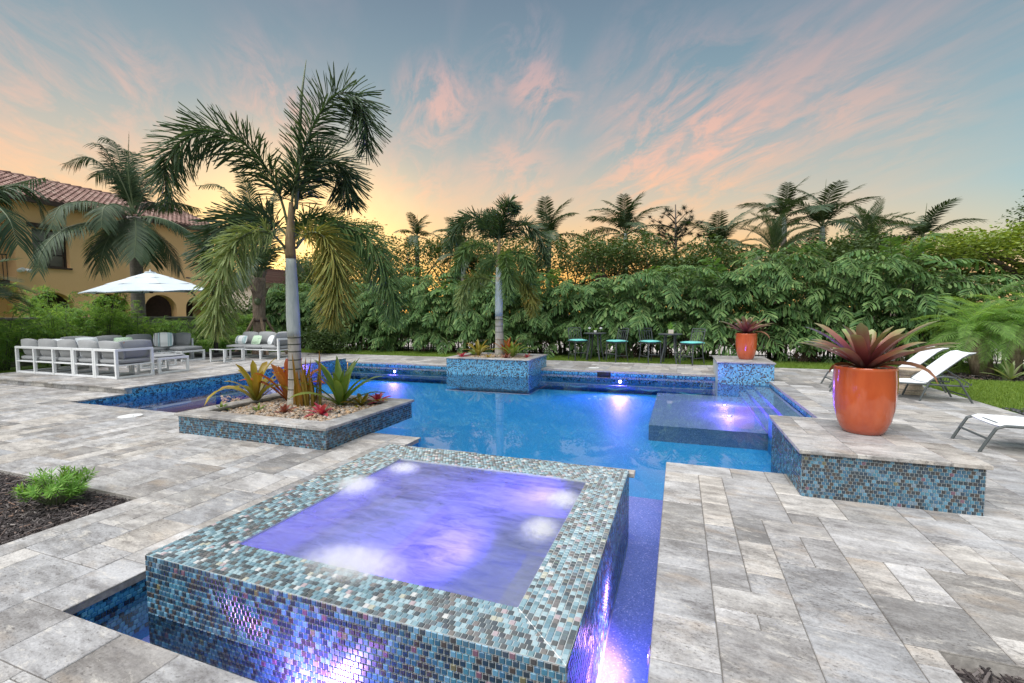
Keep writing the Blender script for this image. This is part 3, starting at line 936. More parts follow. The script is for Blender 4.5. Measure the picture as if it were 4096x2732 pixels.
# its water, slightly domed and ruffled
n = 40
v = []; f = []
r = random.Random(9)
for j in range(n + 1):
    for i in range(n + 1):
        x, y = IX0 + (IX1 - IX0) * i / n, IY0 + (IY1 - IY0) * j / n
        e = min(i, n - i, j, n - j) / 6
        v.append((x, y, SZ - .012 + min(1, e) * r.uniform(-.004, .006)))
for j in range(n):
    for i in range(n):
        f.append((j * (n + 1) + i, j * (n + 1) + i + 1, (j + 1) * (n + 1) + i + 1, (j + 1) * (n + 1) + i))
mb = MB(); mb.add(v, f)
structure('spa_water', mb.mesh('spa_water', 'spa_water', True), 'milky violet moving water inside the spa')
for k, (x, y, sx, sy, sz, lab) in enumerate(((-1.60, 1.90, .40, .26, .16, 'largest white froth over a jet at the near edge of the spa'), (-2.33, 2.83, .24, .24, .14, 'white froth over a jet at the left edge of the spa'), (-2.20, 3.30, .20, .18, .10, 'faint froth near the back left corner of the spa'),
                                        (-.75, 3.10, .17, .22, .12, 'white froth near the back right corner of the spa'), (-.78, 2.62, .17, .22, .12, 'white froth over a jet at the right edge of the spa'))):
    mb = MB(); mb.lathe([(.02 if t in (0, 8) else math.sin(PI * t / 8), -math.cos(PI * t / 8)) for t in range(9)], 14)
    mb.v = [(p[0] * sx * .98, p[1] * sy * .98, p[2] * sz * .6) for p in mb.v]
    o = mb.build('foam', 'froth', None, True, (x, y, SZ - .012))
    tag(o, lab, 'foam', 'froth patches on the spa', 'stuff')

# ------------------------------------------------------------------ underwater lamps
def pool_lamp(loc, direction, label, power, spot=None, radius=.05, size=1.0, lift=.05):
    t = thing('pool_light', label, 'pool light', loc, 0, 'violet underwater lights')
    d = Vector(direction).normalized()
    q = d.to_track_quat('Z', 'Y').to_euler()
    mb = MB(); mb.lathe([(.052 * size, -.012), (.052 * size, .006), (.040 * size, .012), (.038 * size, .004)], 18, cap=False)
    o = mb.build('ring', 'chrome', t, True); o.rotation_euler = q
    mb = MB(); mb.lathe([(.038 * size, .002), (.030 * size, .010), (.001, .012)], 18)
    o = mb.build('lens', 'violet_lens', t, True); o.rotation_euler = q
    if spot:
        L = bpy.data.lights.new('pool_lamp', 'SPOT'); L.spot_size = math.radians(spot); L.spot_blend = .8
    else:
        L = bpy.data.lights.new('pool_lamp', 'POINT')
    L.energy = power; L.color = (.17, .10, 1.0) if 'inside' in label else ((.62, .25, 1.0) if 'spa' in label else (.26, .12, 1.0)); L.shadow_soft_size = radius
    lo = bpy.data.objects.new('pool_lamp', L); C.objects.link(lo); lo.parent = t
    lo.location = d * lift
    lo.rotation_euler = (-d).to_track_quat('Z', 'Y').to_euler()
    return t
pool_lamp((-8.48, 12.30, -.27), (0, -1, 0), 'violet pool light low on the far wall left of the far planter', 150, 150)
pool_lamp((-1.44, 12.30, -.27), (0, -1, 0), 'violet pool light on the far wall below the bar tables', 300, 150)
pool_lamp((.88, 9.91, -.298), (0, 0, 1), 'farther of the two violet lights set in the tanning ledge', 22, None, .04, .8, .17)
pool_lamp((.87, 8.88, -.298), (0, 0, 1), 'nearer of the two violet lights set in the tanning ledge', 22, None, .04, .8, .17)
pool_lamp((-1.55, 1.375, -.27), (0, 1, .25), 'violet light under the front coping shining on the spa', 26, 160)
pool_lamp((-.115, 2.42, -.27), (-1, 0, .1), 'violet light in the right hand channel beside the spa', 34, 150)
pool_lamp((-.675, 3.18, -.02), (-1, 0, 0), 'violet light inside the spa on its right wall at the back', 34, 165, .08)
pool_lamp((-.912, 2.25, -.07), (-1, 0, .1), 'violet light inside the spa in the riser of the right bench', 36, 165, .06, .6)

# ------------------------------------------------------------------ raised planters and pedestals
def pebble_meshes():
    out = []
    for k in range(6):
        r = random.Random(40 + k)
        mb = MB(); a, b, c = r.uniform(.8, 1.2), r.uniform(.7, 1.0), r.uniform(.5, .7)
        mb.lathe([(0.001, -1), (.62, -.72), (.98, -.1), (.8, .55), (.3, .95), (0.001, 1.0)], 7, wob=.10, rnd=r, cap=False)
        mb.v = [(p[0] * a, p[1] * b, p[2] * c) for p in mb.v]
        out.append((mb.mesh('pebble', 'river_pebble', True), list(mb.v), list(mb.f)))
    return out
PEB = pebble_meshes()
def planter(name, label, x0, x1, y0, y1, top, zb, cap, over, hole, faces, nobj, m, seed, npeb=0, pobj=0, psize=.026, group='tiled planters and pedestals'):
    """tile box with an overhanging travertine cap; hole: frame width of the cap round an open pebble bed, or None for a closed top"""
    t = thing(name, label, 'planter' if hole else 'pedestal', ((x0 + x1) / 2, (y0 + y1) / 2, zb), 0, group)
    b = t.location.copy()
    zt = top - cap
    mb = MB(); mb.box(x0 - b.x, x1 - b.x, y0 - b.y, y1 - b.y, 0, zt - zb - .001 if not hole else zt - zb - .03)
    mb.build('wall', 'grout', t)
    if hole:
        mb = MB()
        for a, c, d, e in ((x0, x1, y0, y0 + .1), (x0, x1, y1 - .1, y1), (x0, x0 + .1, y0 + .1, y1 - .1), (x1 - .1, x1, y0 + .1, y1 - .1)):
            mb.box(a - b.x, c - b.x, d - b.y, e - b.y, zt - zb - .03, zt - zb)
        mb.build('wall_rim', 'grout', t)
    lst = []
    if 'f' in faces: lst += tiles_on((x0, y0 - .0005, zb), (1, 0, 0), (0, 0, 1), x1 - x0, zt - zb)
    if 'r' in faces: lst += tiles_on((x1 + .0005, y0, zb), (0, 1, 0), (0, 0, 1), y1 - y0, zt - zb)
    if 'l' in faces: lst += tiles_on((x0 - .0005, y1, zb), (0, -1, 0), (0, 0, 1), y1 - y0, zt - zb)
    lay(t, lst, nobj, m, b)
    r = random.Random(seed)
    X0, X1, Y0, Y1 = x0 - over, x1 + over, y0 - over, y1 + over
    def slab(a, c, d, e):
        mb = MB(); w = .004
        mb.box(a + .0015, c - .0015, d + .0015, e - .0015, -cap, 0, w)
        mb.v = [(p[0] - (a + c) / 2, p[1] - (d + e) / 2, p[2]) for p in mb.v]
        mb.build('cap_stone', 'travertine', t, loc=((a + c) / 2 - b.x, (d + e) / 2 - b.y, top - zb))
    if hole:
        for q in (row(X0, X1, Y0, Y0 + hole, .62, r), row(X0, X1, Y1 - hole, Y1, .62, r), row(X0, X0 + hole, Y0 + hole, Y1 - hole, .62, r), row(X1 - hole, X1, Y0 + hole, Y1 - hole, .62, r)):
            for s in q: slab(*s)
        pz = top - .055
        MB().box(X0 + hole - .02 - b.x, X1 - hole + .02 - b.x, Y0 + hole - .02 - b.y, Y1 - hole + .02 - b.y, pz - .02 - zb, pz - .012 - zb).build('soil', 'soil', t)
        pl = []
        hx0, hx1, hy0, hy1 = X0 + hole + .02, X1 - hole - .02, Y0 + hole + .02, Y1 - hole - .02
        for k in range(npeb):
            x, y = r.uniform(hx0, hx1), r.uniform(hy0, hy1)
            dx, dy = (x - (hx0 + hx1) / 2) / (hx1 - hx0), (y - (hy0 + hy1) / 2) / (hy1 - hy0)
            z = pz + .045 * max(0, 1 - 4 * (dx * dx + dy * dy)) + r.uniform(-.008, .01)
            pl.append((x, y, z, psize * r.choice((.5, .7, .9, 1.0, 1.25, 1.5)), r.uniform(0, 6.28), r.randrange(6)))
        pl.sort(key=lambda p: shows(p[0], p[1], p[2]) * p[3] ** 2, reverse=True)
        rest = MB()
        for k, (x, y, z, s, a, i) in enumerate(pl):
            me, pv, pf = PEB[i]
            if k < pobj:
                place(me, 'pebble', t, (x - b.x, y - b.y, z - zb), (r.uniform(-.3, .3), r.uniform(-.3, .3), a), s)
            else:
                ca, sa = math.cos(a) * s, math.sin(a) * s
                rest.add([(x - b.x + p[0] * ca - p[1] * sa, y - b.y + p[0] * sa + p[1] * ca, z - zb + p[2] * s) for p in pv], pf)
        o = rest.build('gravel', 'river_pebble', t, True); o['kind'] = 'stuff'
        return t
    for s in fill(X0, X1, Y0, Y1, r): slab(*s)
    return t
planter('planter', 'low tiled planter of pebbles and bromeliads around the big foxtail palm', -6.20, -3.765, 4.09, 5.87, .265, -.01, .035, .035, .27, 'fr', 300, 'mosaic', 1, 2400, 250, .026)
planter('planter', 'far tiled planter of pebbles standing in the pool under the smaller palm', -6.02, -3.63, 11.18, 12.86, .36, -.45, .035, .03, .24, 'fr', 0, 'mosaic_blue', 2, 900, 60, .028)
planter('pedestal', 'tiled pedestal at the far pool corner carrying the smaller orange pot', .875, 2.03, 11.58, 13.15, .415, -.45, .035, .03, None, 'fr', 0, 'mosaic_blue', 3)
planter('pedestal', 'long tiled ledge at right carrying the large orange pot', .995, 2.19, 4.385, 5.68, .40, -.40, .035, .03, None, 'flr', 290, 'mosaic', 4)
mb = MB(); mb.box(1.10, 1.80, 4.565, 4.575, .4005, .4012); 
# white skimmer lids set in the deck
for loc, lab in (((-7.955, 4.53, .001), 'round white skimmer lid set in the deck left of the near planter'), ((-2.25, 12.95, .001), 'round white skimmer lid set in the far deck before the bar tables')):
    t = thing('skimmer_lid', lab, 'skimmer lid', loc, 0, 'white skimmer lids')
    MB().lathe([(.155, 0), (.155, .004), (.145, .006), (.135, .006), (.130, .004), (.001, .004)], 28).build('cover', 'white_plastic', t)
    MB().lathe([(.012, .0042), (.012, .0062), (.001, .0062)], 10, at=(.07, 0, 0)).build('finger_hole', 'dark_void', t)

# ------------------------------------------------------------------ leaves
def strap(mb, L, w, lean, bend, az, fold=.18, seg=8, tip='point', base=(0, 0, 0), twist=0, wave=0, curl=0):
    """a strap leaf: leaves the base at LEAN from the vertical and bends outwards by BEND over its length"""
    ca, sa = math.cos(az), math.sin(az)
    x = y = 0.0; pts = []
    a = lean; ds = L / seg
    for k in range(seg + 1):
        pts.append((x, y, a))
        x += math.sin(a) * ds; y += math.cos(a) * ds
        a += bend / seg * (.35 + 1.3 * k / seg)
    v = []; uv = []; f = []
    for k, (px, pz, an) in enumerate(pts):
        t = k / seg
        if tip == 'point': ww = w * (.65 + .35 * min(1, t * 3)) * (1 if t < .55 else max(.03, 1 - ((t - .55) / .45) ** 1.7))
        elif tip == 'blunt': ww = w * (.55 + .45 * min(1, t * 2.2)) * (1 if t < .82 else max(.12, 1 - ((t - .82) / .18) ** 2.0 * .95))
        else: ww = w * (.85 + .15 * math.sin(PI * t))
        nx, nz = -math.cos(an), math.sin(an)
        up = fold * ww
        tw = twist * t
        for s in (-1, 0, 1):
            sx = s * ww / 2
            h = up * abs(s) + math.sin(tw) * sx
            X = px + nx * h; Z = pz + nz * h; Y = sx * math.cos(tw) + curl * t * t
            v.append((base[0] + X * ca - Y * sa, base[1] + X * sa + Y * ca, base[2] + Z)); uv.append(((s + 1) / 2, t))
    for k in range(seg):
        for s in (0, 1):
            f.append((k * 3 + s, k * 3 + s + 1, k * 3 + 4 + s, k * 3 + 3 + s))
    mb.add(v, f, uv=uv)
def bromeliad(label, loc, m, specs, group, seed, name='bromeliad', mats2=None, scale=1):
    t = thing(name, label, 'bromeliad', loc, 0, group)
    r = random.Random(seed)
    for i, sp in enumerate(specs):
        mb = MB(); strap(mb, **sp)
        if scale != 1: mb.v = [(p[0] * scale, p[1] * scale, p[2] * scale) for p in mb.v]
        mb.build('leaf', m if not mats2 else mats2[i % len(mats2)], t, True)
    return t
def rosette(n, L, w, lean, bend, seed, tip='blunt', fold=.18, spread=1.0, jit=.25):
    r = random.Random(seed); out = []
    for k in range(n):
        q = k / max(1, n - 1)                    # inner to outer
        out.append(dict(L=L * r.uniform(1 - jit, 1 + jit * .5) * (.72 + .28 * q), w=w * r.uniform(.85, 1.12), lean=lean[0] + (lean[1] - lean[0]) * q + r.uniform(-.08, .08), bend=bend[0] + (bend[1] - bend[0]) * q + r.uniform(-.15, .15), az=k * 2.39996 + r.uniform(-.25, .25), tip=tip, fold=fold, twist=r.uniform(-.4, .4)))
    return out
GB = 'bromeliads in the near planter'
PB = .215
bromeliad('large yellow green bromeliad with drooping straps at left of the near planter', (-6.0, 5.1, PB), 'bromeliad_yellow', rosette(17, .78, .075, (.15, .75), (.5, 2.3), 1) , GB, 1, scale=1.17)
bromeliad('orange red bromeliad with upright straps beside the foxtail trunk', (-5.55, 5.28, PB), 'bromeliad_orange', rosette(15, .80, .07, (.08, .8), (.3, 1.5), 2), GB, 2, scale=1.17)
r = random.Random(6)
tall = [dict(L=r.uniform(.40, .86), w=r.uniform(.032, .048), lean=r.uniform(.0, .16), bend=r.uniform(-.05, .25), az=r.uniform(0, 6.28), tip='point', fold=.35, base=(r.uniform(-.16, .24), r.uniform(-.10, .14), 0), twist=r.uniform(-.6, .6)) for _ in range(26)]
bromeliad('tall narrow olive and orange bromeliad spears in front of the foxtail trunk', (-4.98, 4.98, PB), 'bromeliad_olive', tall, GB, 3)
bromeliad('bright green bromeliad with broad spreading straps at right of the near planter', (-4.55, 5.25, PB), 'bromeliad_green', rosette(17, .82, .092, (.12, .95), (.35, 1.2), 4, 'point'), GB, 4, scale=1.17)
for loc, lab, s, sd in (((-4.42, 4.74, PB + .01), 'bright pink bromeliad rosette at the near edge of the near planter', .27, 5), ((-4.97, 4.66, PB + .01), 'small dusky pink bromeliad rosette left of the bright pink one', .20, 6), ((-4.22, 5.68, PB + .01), 'coral pink bromeliad rosette near the right corner of the near planter', .26, 7)):
    bromeliad(lab, loc, 'bromeliad_pink' if sd != 6 else 'bromeliad_maroon', rosette(16, s, s * .21, (.25, 1.35), (.3, .9), sd, 'point'), 'pink bromeliads', sd)
for loc, lab, sd in (((-6.02, 4.55, PB), 'small lime bromeliad at the left corner of the near planter', 8), ((-5.45, 4.66, PB), 'small lime bromeliad half buried in the pebbles', 9)):
    bromeliad(lab, loc, 'bromeliad_green', rosette(10, .18, .035, (.4, 1.3), (.3, .9), sd, 'point'), 'lime bromeliads', sd)
bromeliad('low green bromeliad behind the bright green one in the near planter', (-4.35, 5.45, PB), 'bromeliad_yellow', rosette(11, .38, .06, (.6, 1.35), (.4, .9), 12), GB, 12)
bromeliad('thin striped bromeliad behind the orange one', (-5.6, 5.55, PB), 'variegated_leaf', rosette(12, .34, .035, (.5, 1.3), (.4, 1.0), 13, 'point'), GB, 13)
FB, FZ2 = 'bromeliads in the far planter', .31
bromeliad('yellow green bromeliad left of the trunk in the far planter', (-5.42, 12.0, FZ2), 'bromeliad_yellow', rosette(15, .68, .075, (.12, .8), (.4, 1.7), 21), FB, 21)
bromeliad('orange bromeliad right of the trunk in the far planter', (-4.62, 12.2, FZ2), 'bromeliad_orange', rosette(14, .70, .06, (.05, .6), (.3, 1.1), 22), FB, 22)
bromeliad('green bromeliad with broad straps at right of the far planter', (-4.35, 11.95, FZ2), 'bromeliad_green', rosette(15, .68, .085, (.12, .9), (.4, 1.3), 23), FB, 23)
bromeliad('bright pink bromeliad at the left corner of the far planter', (-5.72, 11.55, FZ2), 'bromeliad_pink', rosette(12, .27, .05, (.3, 1.2), (.3, .8), 24, 'point'), 'pink bromeliads', 24)
bromeliad('dark red bromeliad at the near edge of the far planter', (-4.42, 11.62, FZ2), 'bromeliad_maroon', rosette(13, .28, .05, (.4, 1.3), (.3, .8), 25, 'point'), 'pink bromeliads', 25)
bromeliad('small lime bromeliad below the trunk in the far planter', (-4.95, 11.6, FZ2), 'bromeliad_yellow', rosette(10, .22, .045, (.5, 1.3), (.3, .8), 26, 'point'), 'lime bromeliads', 26)
bromeliad('coral bromeliad at the right corner of the far planter', (-3.98, 12.1, FZ2), 'bromeliad_pink', rosette(10, .22, .045, (.4, 1.2), (.3, .8), 27, 'point'), 'pink bromeliads', 27)
bromeliad('pale green bromeliad at the back left of the far planter', (-5.75, 12.4, FZ2), 'bromeliad_green', rosette(12, .34, .06, (.4, 1.1), (.3, .9), 28), FB, 28)

# ------------------------------------------------------------------ glazed pots with purple bromeliads
def pot(loc, h, rad, label):
    t = thing('pot', label, 'pot', loc, 0, 'orange glazed pots')
    prof = [(.60 * rad, 0), (.64 * rad, .004 * h), (.74 * rad, .07 * h), (.86 * rad, .20 * h), (.95 * rad, .38 * h), (1.0 * rad, .60 * h), (1.01 * rad, .80 * h), (.985 * rad, .95 * h), (.99 * rad, .985 * h), (.975 * rad, h), (.93 * rad, h), (.91 * rad, .97 * h), (.90 * rad, .90 * h)]
    MB().lathe(prof, 48, cap=False).build('body', 'orange_glaze', t, True)
    MB().lathe([(.001, .93 * h), (.905 * rad, .93 * h)], 30, cap=False).build('soil', 'soil', t)
    r = random.Random(int(h * 1000))
    for k in range(34):
        a = r.uniform(0, 6.28); q = rad * .86 * math.sqrt(r.uniform(.15, 1))
        me = PEB[k % 6][0]
        o = place(me, 'pebble', t, (q * math.cos(a), q * math.sin(a), .935 * h + .01), (0, 0, a), rad * r.uniform(.07, .15))
        o.data = me
    return t
pot((1.675, 5.215, .401), .632, .25, 'large orange glazed pot on the tiled ledge at right')
pot((1.545, 12.32, .416), .63, .235, 'orange glazed pot on the far tiled pedestal at the pool corner')
def big_bromeliad(loc, label, seed, sc=1.0):
    r = random.Random(seed)
    specs = []
    for k in range(11):
        specs.append(dict(L=.70 * r.uniform(.88, 1.08), w=.09, lean=.98 + r.uniform(-.08, .1), bend=.55 + r.uniform(-.1, .25), az=k * 6.283 / 11 + .2 + r.uniform(-.2, .2), tip='blunt', fold=.20, seg=10))
    for k in range(7):
        specs.append(dict(L=.66 * r.uniform(.9, 1.08), w=.098, lean=.66 + r.uniform(-.06, .08), bend=.55 + r.uniform(-.1, .2), az=k * 6.283 / 7 + .55 + r.uniform(-.2, .2), tip='blunt', fold=.18, seg=10))
    for k in range(6):
        specs.append(dict(L=.50 * r.uniform(.85, 1.1), w=.10, lean=.24 + r.uniform(-.06, .08), bend=.45 + r.uniform(-.1, .2), az=k * 6.283 / 6 + .1 + r.uniform(-.2, .2), tip='blunt', fold=.2, seg=9))
    for k in range(4):
        specs.append(dict(L=.36, w=.08, lean=.08, bend=.25, az=k * 1.57 + .4, tip='blunt', fold=.3, seg=7))
    t = bromeliad(label, loc, 'bromeliad_purple', specs, 'purple bromeliads in the orange pots', seed, scale=sc)
    for az, L in ((-.35, .60), (2.6, .34)):
        mb = MB(); strap(mb, L=L * sc, w=.06 * sc, lean=1.1, bend=2.1, az=az, tip='point', fold=.3, seg=9, twist=.8)
        o = mb.build('leaf', 'dead_leaf', t, True); o['label'] = 'withered brown leaf hanging over the pot rim'
    return t
big_bromeliad((1.675, 5.215, .985), 'large purple and green bromeliad growing in the near orange pot', 31, 1.0)
big_bromeliad((1.545, 12.32, 1.0), 'purple and green bromeliad growing in the far orange pot', 32, .98)

# ------------------------------------------------------------------ cushions
def puff(w, d, h, n=6, puffy=.35, sag=0, r=None, p=3.2):
    """a soft cushion w x d x h centred on its base: rounded box, thinner at its seams"""
    vid = {}; v = []; f = []
    def P(i, j, k):
        key = (i, j, k)
        if key in vid: return vid[key]
        x, y, z = 2 * i / n - 1, 2 * j / n - 1, 2 * k / n - 1
        m = max(abs(x), abs(y), abs(z))
        q = (abs(x) ** p + abs(y) ** p + abs(z) ** p) ** (1 / p)
        s = m / q if q > 0 else 1
        X, Y, Z = x * (1 - (1 - s) * .5), y * (1 - (1 - s) * .5), z * s
        edge = max(abs(x), abs(y))
        Z *= 1 - puffy * edge ** 4
        v.append((X * w / 2, Y * d / 2, Z * h / 2 + h / 2)); vid[key] = len(v) - 1
        return vid[key]
    for a in range(n):
        for b in range(n):
            f.append((P(a, b, n), P(a + 1, b, n), P(a + 1, b + 1, n), P(a, b + 1, n)))
            f.append((P(a, b, 0), P(a, b + 1, 0), P(a + 1, b + 1, 0), P(a + 1, b, 0)))
            f.append((P(a, 0, b), P(a + 1, 0, b), P(a + 1, 0, b + 1), P(a, 0, b + 1)))
            f.append((P(a, n, b), P(a, n, b + 1), P(a + 1, n, b + 1), P(a + 1, n, b)))
            f.append((P(0, a, b), P(0, a, b + 1), P(0, a + 1, b + 1), P(0, a + 1, b)))
            f.append((P(n, a, b), P(n, a + 1, b), P(n, a + 1, b + 1), P(n, a, b + 1)))
    mb = MB(); mb.add(v, f)
    return mb
SEAT = puff(.785, .74, .135, 6, .18).mesh('seat_cushion', 'grey_fabric', True)
BACK = puff(.765, .46, .20, 6, .55, p=2.6).mesh('back_cushion', 'grey_fabric', True)
TAG = MB().box(-.012, .012, -.004, .004, -.03, .03).mesh('tag', 'leather_tag')
def sofa(label, n, loc, rotz, arms=(False, False), name='sofa', w=.795, tags=(), bare=()):
    t = thing(name, label, 'sofa', loc, rotz, 'white framed grey outdoor sofas')
    k = .055; D = .80; H = .68
    def bar(nm, x0, x1, y0, y1, z0, z1): MB().box(x0, x1, y0, y1, z0, z1, .004).build(nm, 'white_metal', t)
    W = n * w
    for i in range(n + 1):
        x = i * w
        x0 = 0 if i == 0 else (W - k if i == n else x - k / 2)
        bar('post', x0, x0 + k, 0, k, 0, H - k)
        bar('leg', x0, x0 + k, D - k, D, 0, .285 if not (arms[0] and i == 0 or arms[1] and i == n) else H - k)
        bar('rail', x0 + .002, x0 + k - .002, k, D - k, .002, .046)
    bar('rail', 0, W, 0, k, H - k, H)
    for i in range(n):
        bar('rail', i * w + k / 2 + .01, (i + 1) * w - k / 2 - .01, .004, k - .004, .004, k - .004)
    bar('seat_frame', .006, W - .006, k + .003, D - .006, .287, .318)
    bar('rail', .01, W - .01, .012, .042, .287, .318)
    for a, x0 in ((arms[0], 0), (arms[1], W - k)):
        if a:
            bar('arm_rail', x0, x0 + k, k + .001, D, H - k + .001, H)
    for i in range(n):
        place(SEAT, 'seat_cushion', t, ((i + .5) * w, .425, .318))
        if i in bare: continue
        o = place(BACK, 'back_cushion', t, ((i + .5) * w + rng.uniform(-.01, .01), .15, .655), (math.radians(-78 + rng.uniform(-3, 3)), rng.uniform(-.03, .03), rng.uniform(-.03, .03)))
        o.rotation_euler = (math.radians(101 + rng.uniform(-3, 4)), rng.uniform(-.04, .04), rng.uniform(-.05, .05))
        o.location = ((i + .5) * w, .24 + rng.uniform(-.01, .02), .665)
    for a, x0, s in ((arms[0], .19, 1), (arms[1], W - .19, -1)):
        if a:
            o = place(BACK, 'back_cushion', t, (x0 + s * .03, .46, .665), (math.radians(100), 0, math.radians(-90 * s)))
    for tx, ty, tz, rz in tags:
        place(TAG, 'tag', t, (tx, ty, tz), (0, 0, rz))
    return t
sofa('three seat white framed sofa at the front left seen from behind', 3, (-15.90, 6.55, TZ), 0)
sofa('single armless sofa seat between the three seat and corner sofas', 1, (-13.505, 6.55, TZ), 0)
sofa('corner sofa seat with closed white side frame nearest the pool', 1, (-12.70, 6.55, TZ), 0, (False, True), tags=((.70, .30, .80, .4), (.74, .22, .80, 1.9)))
sofa('three seat grey sofa along the left edge facing the pool', 3, (-15.90, 9.75, TZ), -PI / 2, (False, False), tags=((1.62, .30, .80, .3),))
sofa('single sofa seat at the far end of the left row beside the chaise', 1, (-15.90, 10.56, TZ), -PI / 2, (True, False), tags=((.08, .5, .82, 1.57),))
sofa('far three seat sofa facing the pool with grey cushions', 3, (-12.0, 11.89, TZ), PI, (True, False), tags=((.30, .60, .82, 1.2),))

def ottoman(label, loc, w, d, cushion):
    t = thing('ottoman', label, 'ottoman', loc, 0, 'white framed ottomans')
    k = .055; z = .335 if cushion else .40
    for x in (-w / 2, w / 2 - k):
        for y in (-d / 2, d / 2 - k): MB().box(x, x + k, y, y + k, 0, z - k, .004).build('leg', 'white_metal', t)
        MB().box(x + .003, x + k - .003, -d / 2 + k, d / 2 - k, .003, k - .003, .003).build('rail', 'white_metal', t)
        MB().box(x, x + k, -d / 2, d / 2, z - k, z, .004).build('rail', 'white_metal', t)
    for y in (-d / 2, d / 2 - k): MB().box(-w / 2 + k, w / 2 - k, y, y + k, z - k + .002, z - .002, .003).build('rail', 'white_metal', t)
    for y in (-d / 2 + .06, d / 2 - .09): MB().box(-w / 2 + k, w / 2 - k, y, y + .03, z - .10, z - .075, .003).build('stretcher', 'white_metal', t)
    MB().box(-w / 2 + k, w / 2 - k, -d / 2 + k, d / 2 - k, z - .03, z - .006).build('slat_panel', 'grey_fabric', t)
    mb = puff(w - .03, d - .03, .13 if cushion else .05, 6, .15)
    mb.build('cushion', 'grey_fabric', t, True, (0, 0, z + .001))
    return t
ottoman('ottoman with thin grey pad beside the corner sofa', (-12.34, 7.83, TZ), .84, .74, False)
ottoman('cushioned ottoman pushed against the left row as a chaise', (-14.76, 10.08, TZ), .66, .74, True)
def coffee_table(label, loc, w, d, h):
    t = thing('coffee_table', label, 'coffee table', loc, 0, 'white glass topped coffee tables')
    k = .04
    for x in (-w / 2, w / 2 - k):
        for y in (-d / 2, d / 2 - k): MB().box(x, x + k, y, y + k, 0, h - k, .003).build('leg', 'white_metal', t)
        MB().box(x + .002, x + k - .002, -d / 2 + k, d / 2 - k, .002, k - .002, .003).build('rail', 'white_metal', t)
    MB().box(-w / 2, w / 2, -d / 2, d / 2, h - k + .001, h - .012, .003).build('top_frame', 'white_metal', t)
    MB().box(-w / 2 + .01, w / 2 - .01, -d / 2 + .01, d / 2 - .01, h - .011, h - .003, .002).build('glass_top', 'table_glass', t)
coffee_table('glass coffee table in front of the far three seat sofa', (-13.25, 10.31, TZ), .62, .70, .415)
coffee_table('glass coffee table in front of the long left sofa', (-13.95, 8.55, TZ), .62, .95, .415)

def pillow(label, loc, rot, w, d, m, marks=False):
    mb = puff(w, d, .15, 8, .92, p=2.4)
    mb.v = [(x * (1 + .05 * (abs(2 * y / d)) ** 3), y * (1 + .05 * (abs(2 * x / w)) ** 3), z - .075) for x, y, z in mb.v]
    o = mb.build('throw_pillow', m, None, True, loc)
    o.rotation_euler = rot
    tag(o, label, 'pillow', 'throw pillows on the sofas')
    return o
R = math.radians
pillow('large striped throw pillow at the far end of the left sofa', (-15.22, 9.70, .80), (R(72), 0, R(55)), .50, .46, 'striped_fabric')
pillow('white throw pillow with small dark print on the left sofa', (-15.28, 7.75, .80), (R(72), 0, R(70)), .48, .36, 'white_fabric')
pillow('pale green throw pillow on the left sofa beside the white one', (-15.30, 8.65, .78), (R(70), 0, R(75)), .46, .30, 'green_print')
pillow('white throw pillow almost hidden in the front left sofa corner', (-15.1, 7.0, .80), (R(72), 0, R(35)), .44, .34, 'white_fabric')
pillow('striped lumbar pillow at the left end of the far sofa', (-14.0, 11.42, .72), (R(68), 0, R(8)), .46, .30, 'striped_fabric')
pillow('green printed pillow in the middle of the far sofa', (-13.3, 11.42, .72), (R(68), 0, R(-6)), .46, .32, 'green_print')
pillow('white pillow leaning at the right end of the far sofa', (-12.66, 11.42, .73), (R(68), 0, R(-25)), .40, .32, 'white_fabric')

